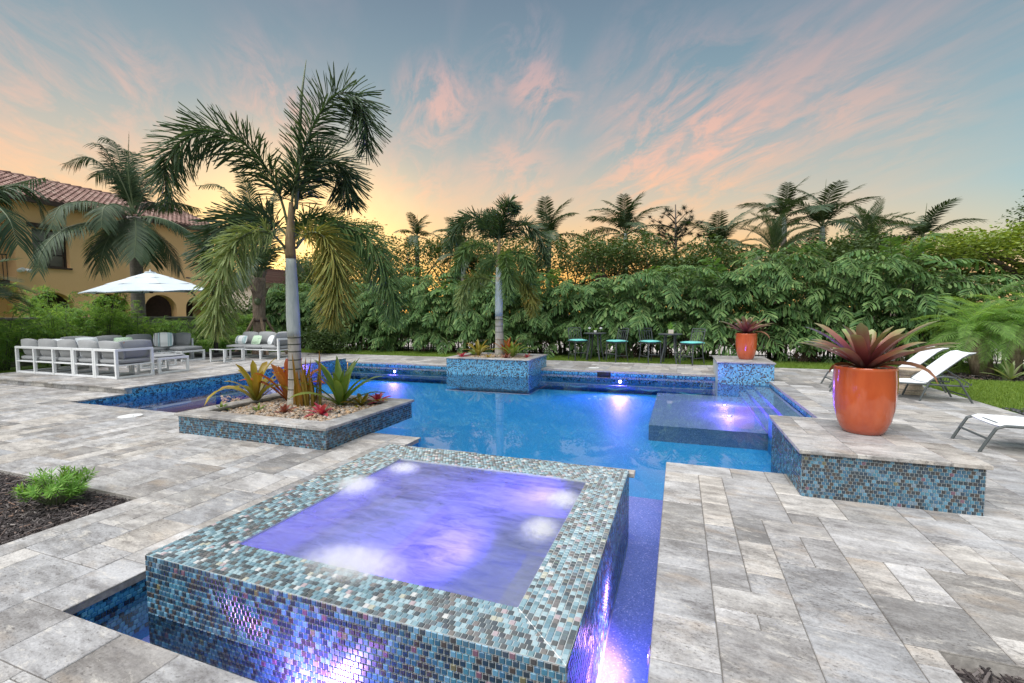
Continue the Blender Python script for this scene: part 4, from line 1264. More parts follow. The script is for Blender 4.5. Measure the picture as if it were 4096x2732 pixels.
# ------------------------------------------------------------------ cantilever umbrella
def umbrella():
    t = thing('umbrella', 'white octagonal cantilever umbrella with three vented tiers over the sofas', 'umbrella', (-15.45, 11.6, TZ))
    b = t.location.copy()
    # weighted base in four quadrants
    for i, (x, y) in enumerate(((-.3, -.27), (.3, -.27), (-.3, .27), (.3, .27))):
        MB().box(x - .293, x + .293, y - .263, y + .263, 0, .115, .02).build('base_block', 'plastic_base', t)
    for k in range(9):
        MB().box(-.58 + k * .135, -.50 + k * .135, -.536, -.532, .02, .10).build('base_rib', 'plastic_base', t)
    mb = MB(); mb.box(-.05, .05, -.05, .05, .1151, 2.75, .01); mb.build('pole', 'bronze_metal', t)
    c = Vector((-16.15, 10.0, 2.88)) - b
    mb = MB(); mb.tube([(0, 0, 1.5), (c.x * .5, c.y * .5, 2.35 + .1), (c.x, c.y, c.z + .12)], .035, 4, square=True); mb.build('arm', 'bronze_metal', t)
    mb = MB(); mb.tube([(0, 0, 2.62), (c.x * .45, c.y * .45, 2.72)], .03, 4, square=True); mb.build('brace', 'bronze_metal', t)
    Rr, drop = 1.78, .56
    tilt = Matrix.Rotation(R(3), 3, 'X')
    def ring(rr, z, sag):
        out = []
        for k in range(24):
            a = 2 * PI * k / 24 + PI / 8
            m = abs(((k % 3) - 0)) ; e = 0 if k % 3 == 0 else 1
            q = rr * (math.cos(PI / 8) / math.cos(((a - PI / 8) % (PI / 4)) - PI / 8))
            out.append(c + tilt @ Vector((q * math.cos(a), q * math.sin(a), z + sag * e)))
        return out
    def tier(nm, r0, z0, r1, z1, sag, val=0):
        mb = MB()
        A, B = ring(r0, z0, 0), ring(r1, z1, sag)
        v = A + B
        f = []
        for k in range(24): f.append((k, 24 + k, 24 + (k + 1) % 24, (k + 1) % 24))
        if val:
            Vv = [p - Vector((0, 0, val)) for p in B]; n0 = len(v); v = v + Vv
            for k in range(24): f.append((24 + k, n0 + k, n0 + (k + 1) % 24, 24 + (k + 1) % 24))
        n1 = len(v)
        v2 = [p - Vector((0, 0, .006)) for p in v]
        f2 = [tuple(reversed([i + n1 for i in q])) for q in f]
        mb.add(v + v2, f + f2); mb.build(nm, 'canopy_fabric', t, False)
    tier('canopy_tier', .12, .06, .62, -.11, -.012)
    tier('canopy_tier', .50, -.082, 1.16, -.305, -.012)
    tier('canopy_tier', 1.02, -.270, Rr, -drop, .03, .02)
    MB().lathe([(.16, .055), (.14, .085), (.03, .10), (.02, .16)], 12, at=c).build('cap', 'canopy_fabric', t)
    for k in range(8):
        a = 2 * PI * k / 8 + PI / 8
        e = c + tilt @ Vector((Rr * math.cos(a), Rr * math.sin(a), -drop - .012))
        mb = MB(); mb.tube([c + Vector((0, 0, -.05)), e], .014, 6); mb.build('rib', 'bronze_metal', t)
        mid = c + (e - c) * .55
        mb = MB(); mb.tube([c + Vector((0, 0, -.52)), mid], .010, 6); mb.build('strut', 'bronze_metal', t)
    MB().lathe([(.05, -.60), (.06, -.50), (.04, -.46), (.03, .0)], 12, at=c).build('hub', 'bronze_metal', t)
umbrella()

# ------------------------------------------------------------------ counter tables and chairs
def counter_chair(label, loc, rotz):
    t = thing('bar_chair', label, 'chair', loc, rotz, 'dark metal bar chairs with aqua seats')
    m = 'charcoal_metal'
    w, d = .46, .50       # local: faces +y
    for s in (-1, 1):
        MB().tube([(s * w / 2, d / 2 - .02, 0), (s * w / 2 * .96, d / 2 - .04, .62)], [.017, .02], 6).build('leg', m, t)
        MB().tube([(s * w / 2 * 1.0, -d / 2 - .03, 0), (s * w / 2 * .98, -d / 2 + .05, .35), (s * w / 2 * .97, -d / 2 + .05, .64), (s * w / 2, -d / 2 - .02, .95), (s * w / 2, -d / 2 - .05, 1.06)], .016, 6).build('leg', m, t)
        MB().tube([(s * w / 2 * .98, d / 2 - .025, .20), (s * w / 2 * .98, -d / 2 + .02, .20)], .011, 6).build('stretcher', m, t)
    MB().tube([(-w / 2, d / 2 - .03, .26), (w / 2, d / 2 - .03, .26)], .012, 6).build('stretcher', m, t)
    MB().box(-w / 2, w / 2, -d / 2 + .04, d / 2 - .02, .595, .622, .005).build('seat_frame', m, t)
    mb = puff(w + .05, d + .02, .075, 6, .35); mb.build('cushion', 'aqua_fabric', t, True, (0, .01, .622))
    for s in (-1, 1):
        MB().lathe([(.001, -.02), (.018, 0), (.001, .02)], 8, at=(s * (w / 2 + .02), -d / 2 + .02, .65)).build('tie', 'aqua_fabric', t)
    for z, y in ((1.055, -.298), (.985, -.276)):
        MB().tube([(-w / 2, y, z), (0, y - .015, z + .008), (w / 2, y, z)], .017 if z > 1 else .012, 6).build('back_rail', m, t)
    MB().tube([(-w / 2, -.205, .69), (w / 2, -.205, .69)], .011, 6).build('back_rail', m, t)
    for k in range(4):
        x = -w / 2 + w * (k + 1) / 5
        MB().tube([(x, -.205, .69), (x, -.245, .84), (x, -.276, .985)], .009, 6).build('spindle', m, t)
def face(fr, re): return math.atan2(-(fr[0] - re[0]), fr[1] - re[1])
chs = [((-3.13, 15.0), face((.33, -.41), (0, 0)), 'bar chair with aqua seat at the left end of the bar tables'),
       ((-1.86, 14.85), face((-.36, -.40), (0, 0)), 'bar chair with aqua seat right of the left bar table'),
       ((-.83, 14.95), face((.33, -.41), (0, 0)), 'bar chair with aqua seat left of the right bar table'),
       ((.38, 14.66), face((-.36, -.40), (0, 0)), 'bar chair with aqua seat nearest the far tiled pedestal')]
for (x, y), a, lab in chs: counter_chair(lab, (x, y, 0), a)
def bar_table(label, loc, rotz):
    t = thing('bar_table', label, 'table', loc, rotz, 'dark round bar tables')
    m = 'charcoal_metal'
    for sx in (-1, 1):
        for sy in (-1, 1):
            MB().tube([(sx * .235, sy * .20, 0), (sx * .15, sy * .13, .5), (sx * .14, sy * .12, .87)], [.022, .024, .02], 6).build('leg', m, t)
    mb = MB(); mb.lathe([(.35, .885), (.36, .89), (.36, .905), (.345, .913), (.001, .913)], 36); mb.lathe([(.001, .87), (.30, .87), (.30, .886)], 24, cap=False)
    mb.build('tabletop', m, t)
    for s in (-1, 1):
        MB().tube([(s * .18, -.155, .3), (s * .18, .155, .3)], .010, 6).build('stretcher', m, t)
bar_table('left round dark bar table set with two wine glasses', (-2.57, 14.98, 0), R(-12))
bar_table('right round dark bar table holding a grassy potted plant', (-.24, 14.85, 0), R(-10))
for (x, y), lab in (((-2.74, 14.92), 'left one of the two wine glasses on the bar table'), ((-2.37, 14.90), 'right one of the two wine glasses on the bar table')):
    t = thing('wine_glass', lab, 'wine glass', (x, y, .9135), 0, 'wine glasses')
    MB().lathe([(.036, 0), (.036, .003), (.006, .008), (.0045, .02), (.0045, .09)], 16, cap=True).build('stem', 'clear_glass', t, True)
    MB().lathe([(.005, .09), (.028, .105), (.041, .14), (.042, .17), (.034, .21), (.033, .21), (.040, .17), (.039, .142), (.026, .108), (.001, .094)], 18, cap=False).build('bowl', 'clear_glass', t, True)
    MB().lathe([(.0438, .130), (.0440, .150), (.0440, .165), (.0435, .175)], 18, cap=False).build('print_band', 'white_plastic', t, True)
t = thing('potted_plant', 'small spiky succulent in a white bowl between the wine glasses', 'plant', (-2.55, 14.9, .9135))
MB().lathe([(.030, 0), (.045, .02), (.05, .05), (.048, .075), (.043, .075), (.044, .05), (.001, .045)], 16, cap=False).build('bowl', 'white_plastic', t, True)
for sp in rosette(13, .15, .022, (.1, 1.0), (.1, .4), 51, 'point'):
    mb = MB(); strap(mb, base=(0, 0, .06), **sp); mb.build('leaf', 'shrub_leaf', t, True)
t = thing('potted_plant', 'grassy green plant in a pale square box on the right bar table', 'plant', (-.22, 14.8, .9135))
MB().box(-.075, .075, -.075, .075, 0, .12, .006).build('box', 'cream_stucco', t)
r = random.Random(52)
for k in range(34):
    mb = MB(); strap(mb, L=r.uniform(.16, .30), w=.014, lean=r.uniform(0, .5), bend=r.uniform(.2, .9), az=r.uniform(0, 6.28), tip='point', seg=5, base=(r.uniform(-.05, .05), r.uniform(-.05, .05), .11))
    mb.build('leaf', 'shrub_leaf', t, True)

# ------------------------------------------------------------------ loungers
def lounger(label, loc, rotz, back=50):
    """local +x runs from foot to head; the back section hinges at x = 1.18"""
    t = thing('lounger', label, 'lounger', loc, rotz, 'white sling loungers with grey frames')
    m = 'sling_frame'; hw = .29; hz = .30; hx = 1.18; L = .72
    a = R(back)
    ex, ez = hx + L * math.cos(a), hz + .02 + L * math.sin(a)
    for s in (-1, 1):
        y = s * hw
        MB().tube([(-.10, y, 0), (-.02, y, .17), (.03, y, .27), (.10, y, hz), (.6, y, hz + .005), (hx + .55, y, hz - .02)], .016, 7).build('side_rail', m, t)
        MB().tube([(hx - .12, y + s * .03, 0), (hx - .04, y + s * .03, .22), (hx + .02, y + s * .03, .36), (hx + .10, y + s * .03, .42), (hx + .20, y + s * .03, .44), (hx + .32, y + s * .03, .43), (hx + .40, y + s * .03, .38), (hx + .46, y + s * .03, .27), (hx + .60, y + s * .03, 0)], .015, 7).build('arm', m, t)
        MB().tube([(hx, y * .93, hz + .02), (hx + L * .9 * math.cos(a), y * .93, hz + .02 + L * .9 * math.sin(a)), (ex + .10, y * .93, ez + .02)], .014, 7).build('back_rail', m, t)
        MB().tube([(hx + .34 * math.cos(a), y * .9, hz + .02 + .34 * math.sin(a)), (hx + .60, y * .9, hz + .0)], .009, 6).build('prop', m, t)
        MB().tube([(.26, y, hz - .005), (.30, y, hz - .05), (.40, y, hz - .06), (.44, y, hz - .02)], .007, 6).build('wheel_bracket', m, t)
        for k in range(4):
            MB().tube([(hx + .46 + k * .04, y, hz - .01), (hx + .47 + k * .04, y, hz + .04)], .006, 5).build('notch', m, t)
    for x, z in ((-.035, .15), (hx + .535, .12), (.11, hz)):
        MB().tube([(x, -hw, z), (x, hw, z)], .012, 6).build('crossbar', m, t)
    def sheet(nm, pts):
        mb = MB(); n = len(pts); v = []; f = []
        for zz in (0, -.012):
            for x, z in pts:
                for y, sg in ((-hw * .97, 0), (-hw * .4, -.012), (hw * .4, -.012), (hw * .97, 0)): v.append((x, y, z + zz + sg))
        for i in range(n - 1):
            for k in range(3):
                q = (i * 4 + k, (i + 1) * 4 + k, (i + 1) * 4 + k + 1, i * 4 + k + 1)
                f.append(q); f.append(tuple(reversed([j + n * 4 for j in q])))
            for k in (0, 3):
                f.append((i * 4 + k, i * 4 + k + n * 4, (i + 1) * 4 + k + n * 4, (i + 1) * 4 + k))
        mb.add(v, f); mb.build(nm, 'sling_fabric', t, True)
    sheet('seat_sling', [(.06, hz + .0), (.12, hz + .024), (.5, hz + .018), (.9, hz + .012), (hx - .02, hz + .018)])
    q = [(hx + L * u * math.cos(a) - .012, hz + .03 + L * u * math.sin(a)) for u in (0, .3, .6, .9)]
    q += [(ex + .02, ez + .02), (ex + .11, ez + .035)]
    sheet('back_sling', q)
lounger('nearer of the two upright white loungers beside the wicker table', (2.88, 10.1, 0), 0, 44)
lounger('farther upright white lounger behind the wicker table', (3.02, 11.24, 0), 0, 44)
lounger('white lounger cut off at the right edge nearest the orange pot', (3.25, 6.71, 0), R(-2), 40)
t = thing('wicker_table', 'hourglass wicker side table between the two upright loungers', 'side table', (4.14, 10.67, 0))
MB().lathe([(.23, 0), (.235, .02), (.22, .05), (.185, .15), (.165, .24), (.175, .32), (.215, .40), (.245, .435), (.252, .455), (.25, .47), (.001, .47)], 32).build('body', 'wicker', t, True)
mb = MB()
for z, q in ((.01, .236), (.05, .223), (.44, .249), (.463, .254)): mb.lathe([(q, z - .010), (q + .008, z), (q, z + .010)], 32, cap=False)
mb.build('braid', 'wicker', t, True)

# ------------------------------------------------------------------ fronds
def catmull(pts, n):
    P = [Vector(p) for p in pts]
    P = [P[0] * 2 - P[1]] + P + [P[-1] * 2 - P[-2]]
    out = []
    m = len(P) - 3
    for k in range(n + 1):
        u = k / n * m; i = min(int(u), m - 1); t = u - i
        a, b, c, d = P[i:i + 4]
        out.append(.5 * ((2 * b) + (c - a) * t + (2 * a - 5 * b + 4 * c - d) * t * t + (3 * b - a - 3 * c + d) * t ** 3))
    return out
def frond(mb, pts, n, LL, LW, style, r, base=.2, stem=.012, droop=.4, sweep=.5, lift=.15, seg=14, side0=None):
    """one palm frond: a tapered midrib (material 1) and its leaflets (material 0)"""
    Q = catmull(pts, seg)
    mb.k = 1
    mb.tube(Q, [stem * (1 - .85 * i / seg) for i in range(seg + 1)], 5)
    mb.k = 0
    cum = [0]
    for a, b in zip(Q, Q[1:]): cum.append(cum[-1] + (b - a).length)
    tot = cum[-1]
    def at(t):
        s = t * tot
        for i in range(seg):
            if cum[i + 1] >= s or i == seg - 1:
                q = (s - cum[i]) / max(1e-6, cum[i + 1] - cum[i])
                return Q[i].lerp(Q[i + 1], q), (Q[i + 1] - Q[i]).normalized()
    S0 = Vector(side0) if side0 else None
    for k in range(n):
        t = base + (1 - base) * (k + r.uniform(-.3, .3)) / (n - 1)
        t = min(1, max(base, t))
        P, T = at(t)
        sd = T.cross(Vector((0, 0, 1)))
        if S0 is not None: sd = S0 - T * S0.dot(T)
        if sd.length < .05: sd = Vector((1, 0, 0))
        sd.normalize()
        up = sd.cross(T)
        q = (t - base) / (1 - base)
        L = LL * (.62 + .5 * math.sin(PI * min(1, q * .9 + .12))) * r.uniform(.85, 1.12)
        if q > .9: L *= .8
        if style == 'plume':
            a = r.uniform(0, 2 * PI)
            dv = sd * math.cos(a) + up * math.sin(a)
            sw = sweep * r.uniform(.7, 1.3)
            wv = T.cross(dv)
            wv = wv * math.cos(.6) + T * math.sin(.6) * r.choice((-1, 1))
        else:
            s = 1 if k % 2 else -1
            dv = sd * s + up * (lift + r.uniform(-.06, .06) + (r.uniform(-.4, .35) if style == 'fish' else 0))
            sw = sweep * (r.uniform(.3, 1.8) if style == 'fish' else r.uniform(.9, 1.1)) + .5 * q * q
            wv = None
        dv = (dv + T * sw).normalized()
        if wv is None:
            wv = T - dv * T.dot(dv)
        if wv.length < .05: wv = up
        wv.normalize()
        w = LW * r.uniform(.85, 1.15) * (1 if q < .85 else .75)
        g = Vector((0, 0, -L * droop * r.uniform(.7, 1.3)))
        m1 = P + dv * L * .5 + g * .25; m2 = P + dv * L * .8 + g * .64; e = P + dv * L + g
        if style == 'fish':
            b = w * .16
            n3 = dv.cross(wv) * (w * .18)
            jag = r.uniform(.80, .93)
            mb.add([P - wv * b, P + wv * b, m1 - wv * w * .30, m1 + n3, m1 + wv * w * .30, m2 - wv * w * .62 , m2 + wv * w * .62, P + dv * L * jag + g * .8 - wv * w * .42, e + n3 - wv * w * .1, P + dv * L * (jag + .06) + g * .85 + wv * w * .40],
                   [(0, 1, 4, 3), (0, 3, 2), (2, 3, 8, 7), (2, 7, 5), (3, 4, 9, 8), (4, 6, 9)])
        elif style == 'plume':
            mb.add([P - wv * w * .25, P + wv * w * .25, m1 - wv * w * .5, m1 + wv * w * .5, m2 - wv * w * .5, m2 + wv * w * .5, e - wv * w * .28, e + wv * w * .16 + dv * L * .06],
                   [(0, 1, 3, 2), (2, 3, 5, 4), (4, 5, 7, 6)])
        else:
            mb.add([P - wv * w * .35, P + wv * w * .35, m1 - wv * w * .5, m1 + wv * w * .5, m2 - wv * w * .34, m2 + wv * w * .34, e],
                   [(0, 1, 3, 2), (2, 3, 5, 4), (4, 5, 6)])
def arch(L, rise, fall, n=6, yaw=0):
    return [(L * k / n, yaw * (k / n) ** 2, rise * L * (k / n) - fall * L * (k / n) ** 2) for k in range(n + 1)]
def sub(pts, b): return [(p[0] - b[0], p[1] - b[1], p[2] - b[2]) for p in pts]

# ------------------------------------------------------------------ foxtail palms
def foxtail(label, base, trunk, fronds, spear, seed, nl, LL, LW, rings, shaft):
    t = thing('foxtail_palm', label, 'palm tree', base, 0, 'foxtail palms in the planters')
    r = random.Random(seed)
    tp, tr = trunk
    MB().tube(catmull(sub(tp, base), 16), np.interp(np.linspace(0, 1, 17), np.linspace(0, 1, len(tr)), tr).tolist(), 16).build('trunk', 'foxtail_trunk', t, True)
    for z, q in rings:
        P = catmull(tp, 200); p = min(P, key=lambda v: abs(v.z - z)); i = P.index(p) / 200
        rr = float(np.interp(i, np.linspace(0, 1, len(tr)), tr))
        MB().lathe([(rr * .985, -.012), (rr + .0025, -.005), (rr + .0025, .004), (rr * .985, .011)], 16, at=(p.x - base[0], p.y - base[1], p.z - base[2]), cap=False).build('ring_scar', 'dark_stem', t, True)
    for nm, m, pts, rad in shaft:
        MB().tube(catmull(sub(pts, base), 8), np.interp(np.linspace(0, 1, 9), np.linspace(0, 1, len(rad)), rad).tolist(), 14).build(nm, m, t, True)
    for kind, pts in fronds:
        mb = MB(); dk = kind == 'dark'
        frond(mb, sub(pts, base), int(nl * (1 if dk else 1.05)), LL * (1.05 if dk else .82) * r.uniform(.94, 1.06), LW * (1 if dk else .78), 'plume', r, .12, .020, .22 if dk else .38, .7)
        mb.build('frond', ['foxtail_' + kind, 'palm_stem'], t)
    MB().tube(sub(spear, base), [.028, .020, .004], 6).build('spear_leaf', 'palm_stem', t, True)
PF1 = [
 ('dark', [(-5.25, 5.15, 2.91), (-5.18, 5.14, 3.3), (-5.03, 5.15, 3.71), (-4.86, 5.18, 4.11), (-4.63, 5.25, 4.49), (-4.43, 5.36, 4.64), (-4.24, 5.44, 4.51), (-4.18, 5.49, 4.19), (-4.17, 5.49, 3.86)]),
 ('dark', [(-5.23, 5.17, 2.94), (-5.25, 5.35, 3.42), (-5.16, 5.58, 3.79), (-5.05, 5.82, 3.91), (-4.94, 5.97, 3.68), (-4.95, 6.03, 3.29)]),
 ('dark', [(-5.27, 5.12, 2.81), (-5.38, 5.08, 3.3), (-5.59, 5.0, 3.73), (-5.87, 4.83, 4.04), (-6.17, 4.61, 4.09), (-6.43, 4.42, 3.88), (-6.56, 4.31, 3.52), (-6.54, 4.34, 3.12)]),
 ('dark', [(-5.27, 5.12, 2.66), (-5.52, 5.08, 2.88), (-5.85, 5.0, 2.96), (-6.2, 4.89, 2.81), (-6.4, 4.8, 2.52), (-6.45, 4.73, 2.27)]),
 ('pale', [(-5.3, 5.09, 2.5), (-5.28, 4.82, 2.67), (-5.34, 4.53, 2.63), (-5.39, 4.3, 2.38), (-5.39, 4.15, 2.01), (-5.38, 4.07, 1.62), (-5.38, 4.08, 1.33)]),
 ('yellow', [(-5.21, 5.19, 2.51), (-4.91, 5.13, 2.7), (-4.63, 5.12, 2.62), (-4.44, 5.09, 2.28), (-4.37, 5.01, 1.8), (-4.4, 4.92, 1.45)]),
 ('green', [(-5.21, 5.19, 2.57), (-4.94, 5.38, 2.8), (-4.6, 5.54, 2.83), (-4.29, 5.66, 2.64), (-4.09, 5.74, 2.2), (-3.97, 5.76, 1.75), (-3.97, 5.77, 1.5)]),
 ('green', [(-5.24, 5.16, 2.57), (-5.29, 5.46, 2.94), (-5.22, 5.79, 3.06), (-5.08, 6.05, 2.89), (-5.02, 6.23, 2.53)])]
foxtail('big foxtail palm with ringed grey trunk rising from the near planter', (-5.24, 5.10, .20),
        ([(-5.22, 5.10, .20), (-5.24, 5.12, .45), (-5.245, 5.13, .9), (-5.25, 5.135, 1.5), (-5.26, 5.135, 2.2)], [.130, .100, .089, .082, .070]), PF1,
        [(-5.159, 5.165, 3.058), (-5.076, 5.247, 4.649), (-5.02, 5.3, 5.16)], 61, 640, .42, .022,
        [(.34, 0), (.47, 0), (.62, 0), (.77, 0), (.90, 0), (1.02, 0), (1.12, 0), (1.22, 0), (1.86, 0), (2.0, 0), (2.12, 0)],
        [('crownshaft', 'crownshaft', [(-5.25, 5.135, 1.24), (-5.255, 5.135, 1.5), (-5.258, 5.135, 2.0), (-5.26, 5.135, 2.38)], [.088, .094, .080, .068]),
         ('crownshaft', 'crownshaft_brown', [(-5.26, 5.135, 2.36), (-5.26, 5.135, 2.6), (-5.22, 5.14, 3.15)], [.074, .07, .03])])
PF2 = [
 ('dark', [(-4.87, 12.32, 3.49), (-4.81, 12.35, 4.04), (-4.7, 12.28, 4.45), (-4.52, 12.24, 4.67), (-4.35, 12.2, 4.47)]),
 ('dark', [(-4.89, 12.31, 3.43), (-5.28, 12.37, 4.08), (-5.74, 12.38, 4.37), (-6.23, 12.37, 4.15), (-6.54, 12.32, 3.49)]),
 ('green', [(-4.92, 12.3, 3.18), (-5.17, 11.87, 3.5), (-5.49, 11.4, 3.31), (-5.72, 11.06, 2.61)]),
 ('dark', [(-4.83, 12.34, 3.49), (-4.55, 12.66, 4.02), (-4.19, 12.99, 4.14), (-3.9, 13.29, 3.76), (-3.82, 13.42, 3.06)]),
 ('green', [(-4.83, 12.34, 3.06), (-4.38, 12.19, 3.29), (-4.03, 12.1, 3.09), (-3.81, 12.06, 2.41)]),
 ('pale', [(-4.93, 12.3, 2.37), (-5.17, 11.98, 2.54), (-5.47, 11.63, 2.5), (-5.65, 11.43, 1.98), (-5.63, 11.44, 1.66)]),
 ('yellow', [(-4.84, 12.34, 2.37), (-4.48, 12.26, 2.54), (-4.12, 12.28, 2.41), (-3.87, 12.25, 1.92), (-3.87, 12.25, 1.52)]),
 ('green', [(-4.86, 12.33, 2.93), (-4.53, 11.81, 3.16), (-4.27, 11.37, 2.7), (-4.18, 11.2, 1.89)]),
 ('green', [(-4.92, 12.3, 2.93), (-5.32, 12.79, 3.25), (-5.7, 13.06, 2.9), (-5.87, 13.1, 2.24)]),
 ('dark', [(-4.87, 12.32, 3.49), (-5.09, 12.66, 4.18), (-5.42, 12.96, 4.46), (-5.79, 13.13, 4.25)])]
foxtail('smaller foxtail palm with yellowing lower fronds in the far planter', (-4.86, 12.27, .30),
        ([(-4.86, 12.27, .30), (-4.87, 12.27, .8), (-4.88, 12.27, 1.5), (-4.88, 12.27, 2.6)], [.155, .125, .105, .085]), PF2,
        [(-4.87, 12.30, 3.6), (-4.88, 12.29, 4.1), (-4.92, 12.25, 4.65)], 62, 520, .38, .027,
        [(.55, 0), (.80, 0), (1.02, 0), (1.2, 0), (1.38, 0), (1.5, 0)],
        [('crownshaft', 'crownshaft', [(-4.88, 12.27, 1.48), (-4.88, 12.27, 1.9), (-4.88, 12.28, 2.6), (-4.88, 12.29, 2.9)], [.112, .115, .09, .075]),
         ('crownshaft', 'crownshaft_brown', [(-4.88, 12.29, 2.86), (-4.88, 12.29, 3.3), (-4.86, 12.31, 3.7)], [.078, .06, .03])])

# ------------------------------------------------------------------ coconut palms
def coconut(label, base, trunk, rad, fronds, seed, nl=130, LL=.85, LW=.055, nuts=(), tm='coconut_trunk', group='coconut palms', droop=.55):
    t = thing('coconut_palm', label, 'palm tree', base, 0, group)
    r = random.Random(seed)
    MB().tube(catmull(sub(trunk, base), 14), np.interp(np.linspace(0, 1, 15), np.linspace(0, 1, len(rad)), rad).tolist(), 14).build('trunk', tm, t, True)
    for pts in fronds:
        mb = MB(); frond(mb, sub(pts, base), nl, LL * r.uniform(.9, 1.1), LW, 'flat', r, .16, .035, droop, .55, .05)
        mb.build('frond', ['coconut_leaf', 'palm_stem'], t)
    for p in nuts:
        MB().lathe([(.001, -.15), (.09, -.09), (.12, .0), (.09, .10), (.001, .14)], 12, at=sub([p], base)[0]).build('coconut', 'palm_stem', t, True)
    return t
CF = [
 [(-20.64, 12.24, 5.47), (-20.39, 11.49, 5.67), (-20.37, 10.67, 5.75), (-20.32, 9.89, 5.45), (-20.24, 9.59, 5.01), (-20.2, 9.45, 4.54)],
 [(-20.66, 12.21, 5.33), (-20.28, 11.27, 5.11), (-20.03, 10.26, 4.83), (-19.87, 9.45, 4.34), (-19.77, 8.94, 3.63), (-19.72, 8.82, 3.03)],
 [(-20.64, 12.25, 5.39), (-20.2, 11.61, 5.14), (-20.02, 11.11, 4.61), (-19.88, 10.75, 3.95), (-19.86, 10.58, 3.19)],
 [(-20.64, 12.25, 5.65), (-21.05, 12.15, 6.69), (-21.41, 11.91, 7.28), (-21.93, 11.58, 7.8), (-22.43, 11.05, 7.46)],
 [(-20.63, 12.26, 5.74), (-20.97, 12.27, 6.89), (-21.3, 12.31, 7.69), (-21.65, 12.29, 8.59), (-21.91, 12.04, 8.72)],
 [(-20.62, 12.29, 5.74), (-20.67, 12.19, 7.17), (-20.63, 12.26, 8.75)],
 [(-20.59, 12.33, 5.66), (-20.7, 12.73, 6.63), (-20.66, 13.16, 7.45), (-20.45, 13.85, 8.07), (-20.28, 14.45, 7.76)],
 [(-20.55, 12.39, 5.5), (-19.81, 12.45, 5.49), (-19.14, 12.76, 5.29), (-18.54, 13.1, 4.87), (-18.17, 13.44, 4.38)],
 [(-20.57, 12.37, 5.41), (-19.99, 12.54, 4.96), (-19.52, 12.71, 4.44), (-19.13, 12.95, 3.36)],
 [(-20.6, 12.31, 5.43), (-19.75, 11.79, 5.32), (-18.89, 11.28, 4.6), (-18.41, 10.9, 3.66)],
 [(-20.55, 12.4, 5.58), (-20.65, 13.0, 6.16), (-20.66, 13.72, 6.46), (-20.41, 14.78, 6.37)],
 [(-20.64, 12.24, 5.42), (-21.58, 12.22, 5.19), (-22.34, 12.08, 4.78), (-22.75, 11.95, 3.98)],
 [(-20.58, 12.34, 5.4), (-20.87, 12.83, 4.8), (-21.08, 13.07, 3.85)]]
CX = []
for _k, _a, _s in ((0, .5, .85), (3, -.5, .9), (4, .6, .85), (4, -.55, .9), (6, .5, .9), (10, .5, .95), (7, .45, .85), (1, -.35, .8), (5, .5, .6)):
    _c = Vector((-20.61, 12.3, 5.5)); _m = Matrix.Rotation(_a, 3, 'Z')
    CX.append([tuple(_c + _m @ ((Vector(p) - _c) * _s)) for p in CF[_k]])
coconut('tall coconut palm with arching fronds in front of the orange villa', (-20.6, 12.25, -.06), [(-20.63, 12.25, -.06), (-20.636, 12.254, 1.7), (-20.627, 12.268, 3.04), (-20.632, 12.261, 4.44), (-20.61, 12.297, 5.5)], [.28, .24, .215, .21, .26], CF + CX, 71, 150, .72, .036,
        [(-20.3, 12.3, 4.95), (-20.4, 12.1, 4.85), (-20.35, 12.5, 4.8), (-20.8, 12.0, 4.95)])
SF = [
 [(-14.88, 12.96, 2.82), (-15.23, 12.91, 4.53), (-15.66, 12.86, 5.68), (-16.3, 12.69, 6.42), (-16.91, 12.38, 6.4)],
 [(-14.85, 12.96, 2.9), (-14.68, 12.73, 4.76), (-14.63, 12.48, 5.94), (-14.55, 12.11, 6.51)],
 [(-14.83, 12.96, 2.9), (-14.77, 13.28, 4.88), (-14.7, 13.66, 6.1), (-14.62, 13.93, 6.84)],
 [(-14.89, 12.96, 2.82), (-14.96, 12.39, 3.64), (-15.05, 11.8, 3.8), (-15.09, 11.25, 3.23)],
 [(-14.81, 12.96, 2.82), (-14.28, 13.08, 3.86), (-13.71, 13.25, 4.01), (-13.23, 13.46, 3.21)],
 [(-14.88, 12.96, 2.9), (-15.62, 12.75, 4.21), (-16.42, 12.54, 4.87), (-17.14, 12.23, 4.87)],
 [(-14.81, 12.96, 2.9), (-14.91, 13.58, 4.45), (-14.9, 14.32, 5.08), (-14.68, 14.98, 4.82)],
 [(-14.85, 12.96, 2.82), (-14.36, 12.33, 3.61), (-14.07, 11.74, 3.38), (-13.9, 11.32, 2.47)]]
st = coconut('young coconut palm held by wooden stakes behind the far sofa', (-14.9, 12.96, -.06), [(-14.94, 12.96, -.06), (-14.93, 12.96, .9), (-14.90, 12.96, 1.9), (-14.87, 12.96, 2.95)], [.24, .215, .22, .25], SF, 72, 150, .62, .04, [(-14.72, 12.74, 2.05)], 'rough_trunk', droop=.35)
r = random.Random(8)
for k in range(9):          # old leaf bases round the crown
    a = k * 2.4; z = 1.75 + k * .12
    mb = MB(); strap(mb, L=.62, w=.17, lean=.25, bend=.25, az=a, tip='blunt', fold=.5, seg=5, base=(.19 * math.cos(a), .19 * math.sin(a), z))
    mb.build('leaf_base', 'rough_trunk', st, True)
MB().lathe([(.235, 1.36), (.245, 1.40), (.235, 1.44)], 16, cap=False).build('strap', 'dark_wood', st)
for a, L in ((2.7, 1.05), (-.5, 1.05), (-1.7, 1.1), (1.2, 1.0)):
    MB().tube([(.20 * math.cos(a), .20 * math.sin(a), 1.50), (L * math.cos(a), L * math.sin(a), .02)], .055, 4, square=True).build('stake', 'wood_stake', st)
